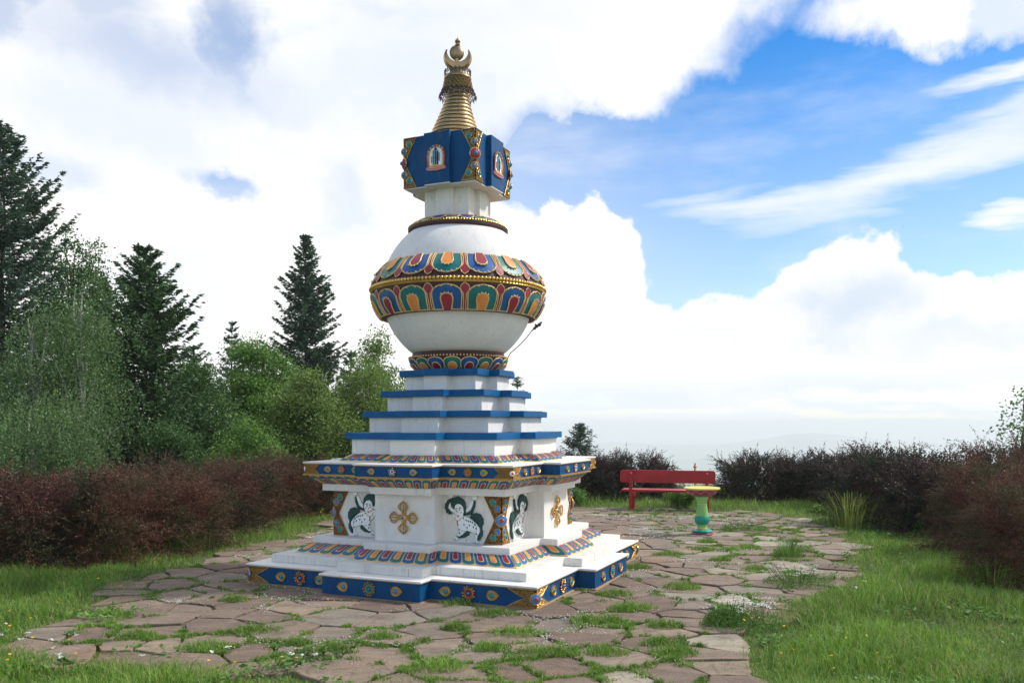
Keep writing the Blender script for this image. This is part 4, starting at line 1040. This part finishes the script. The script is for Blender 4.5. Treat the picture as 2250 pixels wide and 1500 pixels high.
# crossed vajra
vj = MB()
for k in range(4):
    a = k * math.pi / 2
    def T(p, a=a): return (p[0] * math.cos(a) - p[2] * math.sin(a), p[1], p[0] * math.sin(a) + p[2] * math.cos(a))
    vj.T = T
    vj.loft([[(x * wq, -y_, z) for x, y_ in ((-1, 0), (-.7, .018), (.7, .018), (1, 0))] for z, wq in ((.012, .018), (.045, .032), (.075, .026))], 'ochre')
    for sc_, rd in ((1.0, .0075), (.62, .005)):
        for sg in (-1, 1):
            vj.tube([(sg * sc_ * .056 * math.sin(math.pi * t) ** .8, -.014 - .012 * math.sin(math.pi * t), .062 + .112 * t) for t in [i / 10 for i in range(11)]], rd, 'ochre', 5)
    for t in [i / 9 for i in range(10)]:
        for sg in (-1, 1): vj.ball((sg * .060 * math.sin(math.pi * t) ** .8, -.016, .062 + .112 * t), .0075, 'gold', 6, 4)
    vj.tube([(0, -.012, .05), (0, -.02, .12), (0, -.014, .195)], [.007, .006, .001], 'ochre', 6)
    vj.ball((0, -.02, .118), .012, 'gold', 8, 6, (.7, 1, 1.4))
vj.T = None
vj.ball((0, -.012, 0), .032, 'gold', 12, 6, (1, .5, 1)); vo = vj.build('crossed_vajra', ST)
gm = MB(); gm.ball((0, -.026, 0), .019, 'gemblue', 12, 8); gm.build('gem', vo)
place(vo, True, 0, 0, (WL[0] + WL[2]) * S, .712 * S); place(vo, False, 1, 0, (WL[0] + WL[2]) * S, .712 * S)

# dome --------------------------------------------------------------------------
ZT = 2.233 * S
def revpos(prof, ang0=0.0):
    """t along the profile (0 tip .. 1 open end), s in turns"""
    L = [0]
    for i in range(1, len(prof)): L.append(L[-1] + math.dist(prof[i], prof[i - 1]))
    def pos(s_, t, h):
        t = min(max(t, 0), 1) * L[-1]; i = 1
        while i < len(L) - 1 and L[i] < t: i += 1
        f = (t - L[i - 1]) / (L[i] - L[i - 1]); r_ = prof[i - 1][0] + (prof[i][0] - prof[i - 1][0]) * f; z = prof[i - 1][1] + (prof[i][1] - prof[i - 1][1]) * f
        dr, dz = prof[i][0] - prof[i - 1][0], prof[i][1] - prof[i - 1][1]; l = math.hypot(dr, dz); nr, nz_ = (dz / l, -dr / l)
        if nr < 0: nr, nz_ = -nr, -nz_
        a = (s_ + ang0) * 2 * math.pi; rr_ = r_ + nr * h
        return (rr_ * math.cos(a), rr_ * math.sin(a), z + nz_ * h)
    return pos
def rev_surface(mb, pos, m, h=0, seg=96, nt_=7, flip=False):
    vs = []; fs = []
    for i in range(nt_ + 1):
        for k in range(seg): vs.append(pos(k / seg, i / nt_, h))
    for i in range(nt_):
        for k in range(seg):
            j = (k + 1) % seg; f = (i * seg + k, i * seg + j, (i + 1) * seg + j, (i + 1) * seg + k); fs.append(tuple(reversed(f)) if flip else f)
    mb.add(vs, fs, m)
def stripc(mb, pos, s0, s1, shape, h, m, sub=6, thick=.0, flip=False):
    sc = (s0 + s1) / 2; hw = (s1 - s0) / 2; vs = []; fs = []; W = 2 * sub + 1
    for t, w_ in shape:
        for q in range(W):
            x = (q - sub) / sub; vs.append(pos(sc + x * hw * w_, t, h * (1 - .0 * abs(x))))
    for i in range(len(shape) - 1):
        for k in range(W - 1):
            a = i * W + k; f = (a, a + 1, a + W + 1, a + W); fs.append(tuple(reversed(f)) if flip else f)
    mb.add(vs, fs, m)
def outline(mb, pos, s0, s1, shape, h, rad, m):
    sc = (s0 + s1) / 2; hw = (s1 - s0) / 2
    pts = [pos(sc - hw * w_, t, h) for t, w_ in reversed(shape)] + [pos(sc + hw * w_, t, h) for t, w_ in shape[1:]]
    mb.tube(pts, rad, m, 5)
dome = MB(); prof = []
zc_, Rr = 3.40, .93
for i in range(33):
    z = 2.655 + (4.145 - 2.655) * i / 32; prof.append((math.sqrt(max(.02, Rr * Rr - (z - zc_) ** 2)), z))
dome.lathe(prof, 'white', 96); do = dome.build('dome', ST)
NP = 16
up = [(1.058, 3.432), (1.035, 3.500), (.995, 3.575), (.935, 3.650), (.862, 3.715)]
lo_ = [(1.058, 3.385), (1.048, 3.300), (1.022, 3.215), (.985, 3.140), (.940, 3.085)]
PH = (math.radians(-90 - 3.6) - TH) / (2 * math.pi) + .5 / NP * 0
pb = MB()
for prof_, fl, alt in ((up, False, 0), (lo_, True, 1)):
    pos = revpos(prof_, PH)
    rev_surface(pb, pos, 'maroon', 0, 96, 8, fl)
    for k in range(NP):
        s0, s1 = (k - .5) / NP, (k + .5) / NP; A_ = (k + alt) % 2
        sh_o = arc_shape(.12, 1, .84, .80, .42, 8); sh_i = arc_shape(.41, 1, .345, .235, .34, 7)
        stripc(pb, pos, s0, s1, sh_o, .010, 'pblue' if A_ else 'teal', 6, flip=fl)
        outline(pb, pos, s0, s1, sh_o, .012, .0075, 'oline')
        stripc(pb, pos, s0, s1, sh_i, .022, 'red' if A_ else 'orange', 4, flip=fl)
        outline(pb, pos, s0, s1, sh_i, .021, .008, 'oline')
        # curled ornaments at the tips
        for q in (-.34, -.17, 0, .17, .34): p_ = pos((s0 + s1) / 2 + q / NP * .8, .135 + abs(q) * .22, .018); pb.ball(p_, .011, 'oline' if abs(q) > .1 else 'jade', 6, 4)
        for q in (-.14, -.05, .05, .14): p_ = pos((s0 + s1) / 2 + q / NP, .365 + abs(q) * .5, .028); pb.ball(p_, .010, 'oline', 6, 4)
        # pointed red leaf between petals
        dm = [(.06, 0), (.14, .16), (.24, .24), (.34, .17), (.42, .07), (.7, .045), (1, .06)]
        stripc(pb, pos, s1 - .5 / NP, s1 + .5 / NP, dm, .014, 'red', 2, flip=fl); outline(pb, pos, s1 - .5 / NP, s1 + .5 / NP, [(t, w_ + .02) for t, w_ in dm], .014, .0055, 'oline')
    ring = [pos(k / 72, 1, .004) for k in range(72)]; pb.tube(ring, .011, 'oline', 5, True)
pb.lathe([(.86, 3.708), (.866, 3.722), (.80, 3.732)], 'maroon', 96); pb.lathe([(.80, 3.07), (.930, 3.072), (.944, 3.084)], 'maroon', 96)
pb.build('painted_petal_band', ST, ang=35)
br = MB(); br.tube([(1.058 * math.cos(a), 1.058 * math.sin(a), 3.385) for a in [i / 96 * 6.283 for i in range(96)]], .014, 'gold', 6, True)
for i in range(150): a = i / 150 * 2 * math.pi; br.ball((1.064 * math.cos(a), 1.064 * math.sin(a), 3.418), .0225, 'gold', 8, 6)
br.build('bead_ring', ST)
# lotus bowl under the dome
lb = MB(); pl = [(.600, 2.588), (.592, 2.555), (.56, 2.505), (.52, 2.47), (.475, 2.440)]; pos = revpos(pl, PH)
rev_surface(lb, pos, 'maroon', 0, 72, 6, True); lb.lathe([(.50, 2.60), (.56, 2.66), (.57, 2.62), (.600, 2.588)], 'maroon', 72)
for k in range(18):
    s0, s1 = (k - .55) / 18, (k + .55) / 18; A_ = k % 2
    for sh_, h_, m_ in ((arc_shape(.02, 1, .95, .7, .4, 6), .010 + .006 * A_, 'pblue' if A_ else 'teal'), (arc_shape(.30, 1, .5, .3, .5, 6), .020 + .006 * A_, 'red' if A_ else 'orange')):
        stripc(lb, pos, s0, s1, sh_, h_, m_, 3, flip=True); outline(lb, pos, s0, s1, sh_, h_, .006, 'oline')
for i in range(96):
    a = i / 96 * 6.283; lb.ball((.606 * math.cos(a), .606 * math.sin(a), 2.600), .011, 'oline', 6, 4)
lb.build('lotus_base', ST, ang=35)
# collar on top of the dome
cr = MB(); cr.lathe([(.50, 4.120), (.595, 4.118), (.612, 4.140), (.612, 4.165), (.58, 4.178)], 'maroon', 72)
for i in range(110): a = i / 110 * 6.283; cr.ball((.604 * math.cos(a), .604 * math.sin(a), 4.176), .013, 'gold', 6, 4)
pc = [(.585, 4.178), (.545, 4.215), (.48, 4.245), (.40, 4.262)]; pos = revpos(pc, PH); rev_surface(cr, pos, 'maroon', 0, 72, 5)
for k in range(20):
    s0, s1 = (k - .55) / 20, (k + .55) / 20; A_ = k % 2
    stripc(cr, pos, s0, s1, arc_shape(.02, 1, .9, .7, .4, 5), .010, 'pblue' if A_ else 'teal', 3); outline(cr, pos, s0, s1, arc_shape(.02, 1, .9, .7, .4, 5), .011, .007, 'oline')
    stripc(cr, pos, s0, s1, arc_shape(.3, 1, .45, .4, .4, 5), .014, 'red' if A_ else 'orange', 3)
cr.build('lotus_collar', ST, ang=35)
# neck and box
def reds(a, w_, p, z0, z1, m, name, bevel=.005):
    mb = MB(); mb.loft([redent(a / S, w_ / S, p / S, z=z0), redent(a / S, w_ / S, p / S, z=z1)], m); return mb.build(name, ST, bevel=bevel, smooth=False)
reds(.300, .115, .055, 4.235, 4.612, 'white', 'neck')
HA, HW, HP = .477, .170, .063
hb_ = reds(HA, HW, HP, 4.618, 5.224, 'blue', 'blue_box', .003)
reds(HA - .004, HW - .004, HP, 4.606, 4.618, 'white', 'box_underside', .001)
corner_ornament('box_corner_ornament', HA, 4.622, 5.220, .175, .012, (0, 1, 3), .062, 'gemblue', 'red', True, .028, 1.0, 'gold')
for o in [o for o in ST.children if o.name.startswith('box_corner_ornament')]: pass
def arch(w_, h, n=12, k=1.0):
    pts = [(-w_ * k, -h * k * .62), (w_ * k, -h * k * .62), (w_ * k * 1.03, h * .1)]
    for i in range(n + 1):
        a = math.pi * i / n; pts.append((w_ * k * math.cos(a) * (1 - .12 * math.sin(a)), h * .12 + h * .82 * k * math.sin(a) ** .8 * (.62)))
    pts.append((-w_ * k * 1.03, h * .1)); return pts
em = MB(); em.relief(arch(.078, .150), 0, .010, 'lime', .002)
em.tube([(x, -.012, z) for x, z in arch(.088, .160)], .011, 'orange', 6, True); em.tube([(x, -.014, z) for x, z in arch(.099, .170)], .0065, 'red', 5, True); em.tube([(x, -.014, z) for x, z in arch(.078, .148)], .004, 'oline', 5, True)
for i in range(26):
    q = arch(.089, .161, 20); x, z = q[i % len(q)]; em.ball((x, -.020, z), .009, ('gold', 'gemteal', 'red')[i % 3], 6, 4)
em.relief([(-.115, -.112), (-.09, -.098), (0, -.106), (.09, -.098), (.115, -.112), (.10, -.132), (0, -.142), (-.10, -.132)], 0, .022, 'rose', .005); em.tube([(-.10, -.024, -.112), (0, -.026, -.118), (.10, -.024, -.112)], .005, 'gold', 5)
eo = em.build('emblem_plaque', ST)
mo = MB()
for x0, x1, z0, z1, m in ((-.036, -.018, -.085, .055, 'jade'), (-.012, .004, -.085, .075, 'pblue'), (.010, .028, -.085, .05, 'black'), (-.036, .028, .040, .052, 'gold'), (-.036, .028, -.020, -.010, 'red'), (-.040, .034, -.090, -.080, 'gold'), (.034, .042, -.05, .03, 'pblue'), (-.052, -.044, -.06, .0, 'red')):
    mo.box(x0, x1, -.017, -.009, z0, z1, m)
mo.relief([(-.022, .058), (.018, .058), (.012, .074), (-.002, .094), (-.016, .074)], .008, .018, 'pblue', .002); mo.ball((-.002, -.012, .100), .007, 'red', 8, 6)
mo.build('monogram', eo)
for k in (0, 1): place(eo, k == 0, k, 0, HA + HP, 4.93).scale = (1.15, 1, 1.2)
# spire
vx = Vector((math.cos(TH), math.sin(-TH), 0))             # picture-right in the stupa's own frame
def lean(z): k = max(0, min(1, (5.86 - z) / .64)); q = -.045 * k; return (q * math.cos(-TH), q * math.sin(-TH))
spm = MB(); nr_ = 13
for i in range(nr_):
    t = i / nr_; z = 5.224 + .655 * t; dz = .655 / nr_; r_ = .338 * (1 - t) + .112 * t - .012 * math.sin(math.pi * t)
    spm.lathe([(r_ * .93, z), (r_ * 1.0, z + dz * .18), (r_ * 1.01, z + dz * .5), (r_ * .965, z + dz * .82), (r_ * .90, z + dz * .86)], 'brass', 56, lean=lean)
    spm.lathe([(r_ * .90, z + dz * .84), (r_ * .885, z + dz * 1.02)], 'brassd', 56, lean=lean)
spo = spm.build('ringed_spire', ST, ang=50)
sk = MB()                                                   # pierced metal skirt
def lace(mb, z0, r0, z1, r1, n, cols, rad, m, rag=0):
    for k in range(n):
        for c in range(cols):
            t = (c + .5) / cols; a = (k + .5 * (c % 2)) / n * 6.283; z = z0 + (z1 - z0) * t; r_ = r0 + (r1 - r0) * t; q = 3.1416 * r_ / n * .95; qz = abs(z1 - z0) / cols * .58
            mb.tube([((r_) * math.cos(a + q / r_ * math.cos(b_)), r_ * math.sin(a + q / r_ * math.cos(b_)), z + qz * math.sin(b_)) for b_ in [i / 8 * 6.283 for i in range(8)]], rad, m, 4, True)
            mb.tube([((r_) * math.cos(a + .5 * q / r_ * math.cos(b_)), r_ * math.sin(a + .5 * q / r_ * math.cos(b_)), z + .5 * qz * math.sin(b_)) for b_ in [i / 6 * 6.283 for i in range(6)]], rad, m, 4, True)
lace(sk, 6.02, .160, 5.88, .190, 22, 4, .0045, 'brass'); lace(sk, 5.89, .190, 5.80, .228, 22, 2, .0042, 'brassd')
for k in range(22):
    a = (k + .5) / 22 * 6.283; sk.tube([(.226 * math.cos(a), .226 * math.sin(a), 5.82), (.234 * math.cos(a), .234 * math.sin(a), 5.775)], [.010, .002], 'brassd', 5)
sk.lathe([(.150, 5.895), (.172, 5.90), (.156, 6.02), (.14, 6.02)], 'brassd', 40); sk.lathe([(.155, 6.02), (.168, 6.028), (.166, 6.045), (.15, 6.05)], 'brass', 48); sk.lathe([(.13, 5.86), (.13, 6.03)], 'brassd', 32)
sk.build('pierced_skirt', ST, ang=50)
cw = MB(); cw.lathe([(.135, 6.03), (.12, 6.06), (.10, 6.12), (.07, 6.14)], 'brassd', 32); cw.lathe([(.158, 6.045), (.165, 6.05), (.160, 6.058)], 'brass', 40)
lace(cw, 6.128, .162, 6.085, .162, 20, 1, .0045, 'brassd')
for k in range(26): a = k / 26 * 6.283; cw.tube([(.160 * math.cos(a), .160 * math.sin(a), 6.05), (.160 * math.cos(a), .160 * math.sin(a), 6.095)], .005, 'brassd', 4)
cw.build('pierced_crown', ST, ang=50)
cm = MB(); n = 36; Ro, Ri, off = .174, .118, .046                          # crescent: outer circle minus a higher inner one
def mpts(k):
    t = -1 + 2 * k / n; ao = -math.pi / 2 + t * 2.2; o_ = (Ro * math.cos(ao), Ro * math.sin(ao)); x, z = o_; ai = -math.pi / 2 + t * 2.15; i_ = (Ri * math.cos(ai) * (1 + .22 * abs(t) ** 3), off + Ri * math.sin(ai) * .95)
    if abs(t) > .995: i_ = o_
    return o_, i_
rings = []
for k in range(n + 1):
    o_, i_ = mpts(k); t = abs(-1 + 2 * k / n); hf = .052 * (1 - t ** 2.5) + .006; m_ = ((o_[0] + i_[0]) / 2, (o_[1] + i_[1]) / 2)
    rings.append([(o_[0], 0, o_[1]), (m_[0] * .6 + o_[0] * .4, -hf, m_[1] * .6 + o_[1] * .4), (i_[0], -hf * .9, i_[1]), (i_[0], hf * .9, i_[1]), (m_[0] * .6 + o_[0] * .4, hf, m_[1] * .6 + o_[1] * .4)])
cm.loft(rings, 'brass'); mo_ = cm.build('crescent_moon', ST, ang=50); mo_.location = (0, 0, 6.295); mo_.rotation_euler = (0, 0, -TH + .05)
sm = MB(); sm.ball((0, 0, 0), .090, 'brassm', 28, 16, (1, .55, 1.05)); sm.lathe([(.03, -.13), (.03, -.08)], 'brass', 16); so_ = sm.build('sun_disc', ST); so_.location = (-.012, 0, 6.358); so_.rotation_euler = (0, 0, -TH + .2)
fm = MB(); fm.lathe([(.012, 6.44), (.030, 6.452), (.032, 6.462), (.014, 6.470), (.030, 6.482), (.036, 6.497), (.028, 6.515), (.012, 6.530), (.003, 6.545)], 'brass', 24); fm.build('finial', ST)
# cable and spout on the dome's right shoulder
def vr(x, z, back=.05): return (x * math.cos(-TH) + back * -math.sin(-TH), x * math.sin(-TH) + back * math.cos(-TH), z)
cb_ = MB(); cb_.tube([vr(.99, 3.015), vr(.945, 2.985), vr(.90, 2.94), vr(.84, 2.86), vr(.74, 2.755), vr(.64, 2.67), vr(.60, 2.60)], [.018, .012, .006, .006, .006, .006, .006], 'iron', 6)
for q in ((1.00, 3.02, .024), (.965, 3.00, .024), (.94, 2.975, .020), (1.02, 3.045, .014), (.95, 3.02, .012)): cb_.ball(vr(q[0], q[1]), q[2], 'iron', 7, 5)
cb_.build('lightning_cable', ST)

# ------------------------------------------------------------------ bench, pedestal, post
bx, by = 2.44, 17.45; BR = -R(15)
bench = empty('park_bench', (bx, by, 0), BR, 'red painted wooden bench seen from behind, at the far edge of the paving', 'bench')
L = 1.50
bk = MB(); n = 6; x0, x1, z0, z1, r_ = -.22, 1.70, .575, .835, .055
pl_ = []
for cx_, cz_, a0 in ((x1 - r_, z0 + r_, -90), (x1 - r_, z1 - r_, 0), (x0 + r_, z1 - r_, 90), (x0 + r_, z0 + r_, 180)):
    for i in range(n + 1): a = R(a0 + 90 * i / n); pl_.append((cx_ + r_ * math.cos(a), cz_ + r_ * math.sin(a)))
bk.loft([[(x, y_, z) for x, z in pl_] for y_ in (.075, .035)], 'benchred'); [bk.ball((x_, .034, z_), .011, 'iron', 8, 5) for x_ in (.09, .75, 1.44) for z_ in (.63, .78)]; bk.build('backrest', bench, bevel=.004)
se = MB()
for y_ in (.08, .235, .39): se.box(-.20, 1.70, y_, y_ + .145, .385, .428, 'benchred')
se.build('seat', bench, bevel=.006)
for k, x in enumerate((0, 1.53)):
    p_ = MB(); p_.loft([[(x - .035, y_, z), (x + .035, y_, z), (x + .035, y_ + .045, z), (x - .035, y_ + .045, z)] for z, y_ in ((.03, .0), (.40, .0), (.62, -.012), (.755, -.015))], 'benchred'); p_.ball((x, .005, .76), .034, 'benchred', 10, 6); p_.build('back_post', bench, bevel=.006)
    q_ = MB(); q_.box(x - .035, x + .035, .40, .47, .03, .384, 'benchred'); q_.build('leg', bench, bevel=.006)
    f_ = MB(); f_.box(x - .045, x + .045, -.07, .56, 0, .03, 'benchred'); f_.build('foot', bench, bevel=.005)
    s_ = MB(); s_.box(x + .036, x + .09, -.012, .48, .30, .384, 'benchred'); s_.build('seat_support', bench, bevel=.005)
px_, py_ = gnd(1542, 1177)
ped = empty('pedestal_bowl', (px_, py_, .015), 0, 'painted green pedestal with a yellow rimmed dish, standing in front of the red bench', 'pedestal')
def part(name, prof, m, seg=40, lob=None): mb = MB(); mb.lathe(prof, m, seg, lob=lob); return mb.build(name, ped, ang=45)
part('crimson_foot', [(.15, 0), (.166, .008), (.170, .022), (.160, .038), (.13, .042)], 'plum'); part('lobed_foot', [(.12, .040), (.148, .046), (.156, .060), (.145, .078), (.09, .090)], 'jade', 80, (12, .06))
part('yellow_band', [(.07, .088), (.078, .094), (.078, .118), (.068, .122)], 'yellow')
part('column', [(.075, .12), (.077, .15), (.082, .18), (.09, .24), (.094, .30), (.090, .38), (.082, .44), (.076, .482), (.076, .50), (.082, .54), (.096, .585), (.106, .610)], 'green')
part('jade_bulb', [(.084, .165), (.106, .195), (.116, .235), (.113, .275), (.096, .302)], 'jade', 96, (16, .04)); part('thin_yellow_ring', [(.078, .484), (.083, .489), (.078, .494)], 'yellow')
bw = part('bowl', [(.095, .605), (.13, .616), (.18, .640), (.225, .672), (.250, .712), (.255, .722)], 'plum')
wv = MB(); n_ = 200; wp = []
for i in range(n_): a = i / n_ * 6.283; q = (a * 10 / 6.283) % 1; k_ = math.sin(math.pi * q) ** .7; z = .655 + .052 * k_; r_ = .206 + (z - .655) / .06 * .036 + .004; wp.append((r_ * math.cos(a), r_ * math.sin(a), z))
wv.tube(wp, .007, 'rose', 5, True); wv.build('wavy_line', bw)
part('yellow_rim', [(.252, .722), (.282, .728), (.288, .741), (.284, .752), (.270, .757), (.257, .751), (.225, .735), (.10, .722), (.02, .720)], 'yellow', 56)
x_, y_ = (1527 - 1125) / F * 19.6, 19.6
pst = empty('yellow_post', (x_, y_, terrain_z(x_, y_)), 0, 'slim yellow post with a small finial, standing in the hedge gap behind the bench', 'post')
a_ = MB(); a_.lathe([(.026, 0), (.026, .78)], 'yellow', 16); a_.build('shaft', pst)
a_ = MB(); a_.lathe([(.022, .78), (.042, .79), (.045, .81), (.025, .83)], 'orange', 16); a_.build('cap', pst); a_ = MB(); a_.lathe([(.015, .83), (.022, .85), (.004, .90)], 'jade', 12); a_.build('finial', pst)

# a few short shrubs and broad weeds along the far grass edge
for i, (px, py, h, r_, lab) in enumerate([(1490, 1118, .34, .35, 'small rounded green weed bush under the bench seat'), (1805, 1128, .22, .3, 'broad leafed green weed at the foot of the far hedge'), (1280, 1110, .30, .45, 'bright green weeds between the stupa and the far hedge')]):
    x, y = gnd(px, py); broadleaf((x, y, 0), h, r_, lab, mat='broad', name='weed_bush', n=26, per=70, seed=50 + i, base=.05, lsize=.035, clump=.10, cat='plant', tr0=.006)

cy = scene.cycles; cy.max_bounces = 8; cy.diffuse_bounces = 3; cy.glossy_bounces = 3; cy.transmission_bounces = 4; cy.volume_bounces = 6; cy.use_adaptive_sampling = True; cy.adaptive_threshold = .02
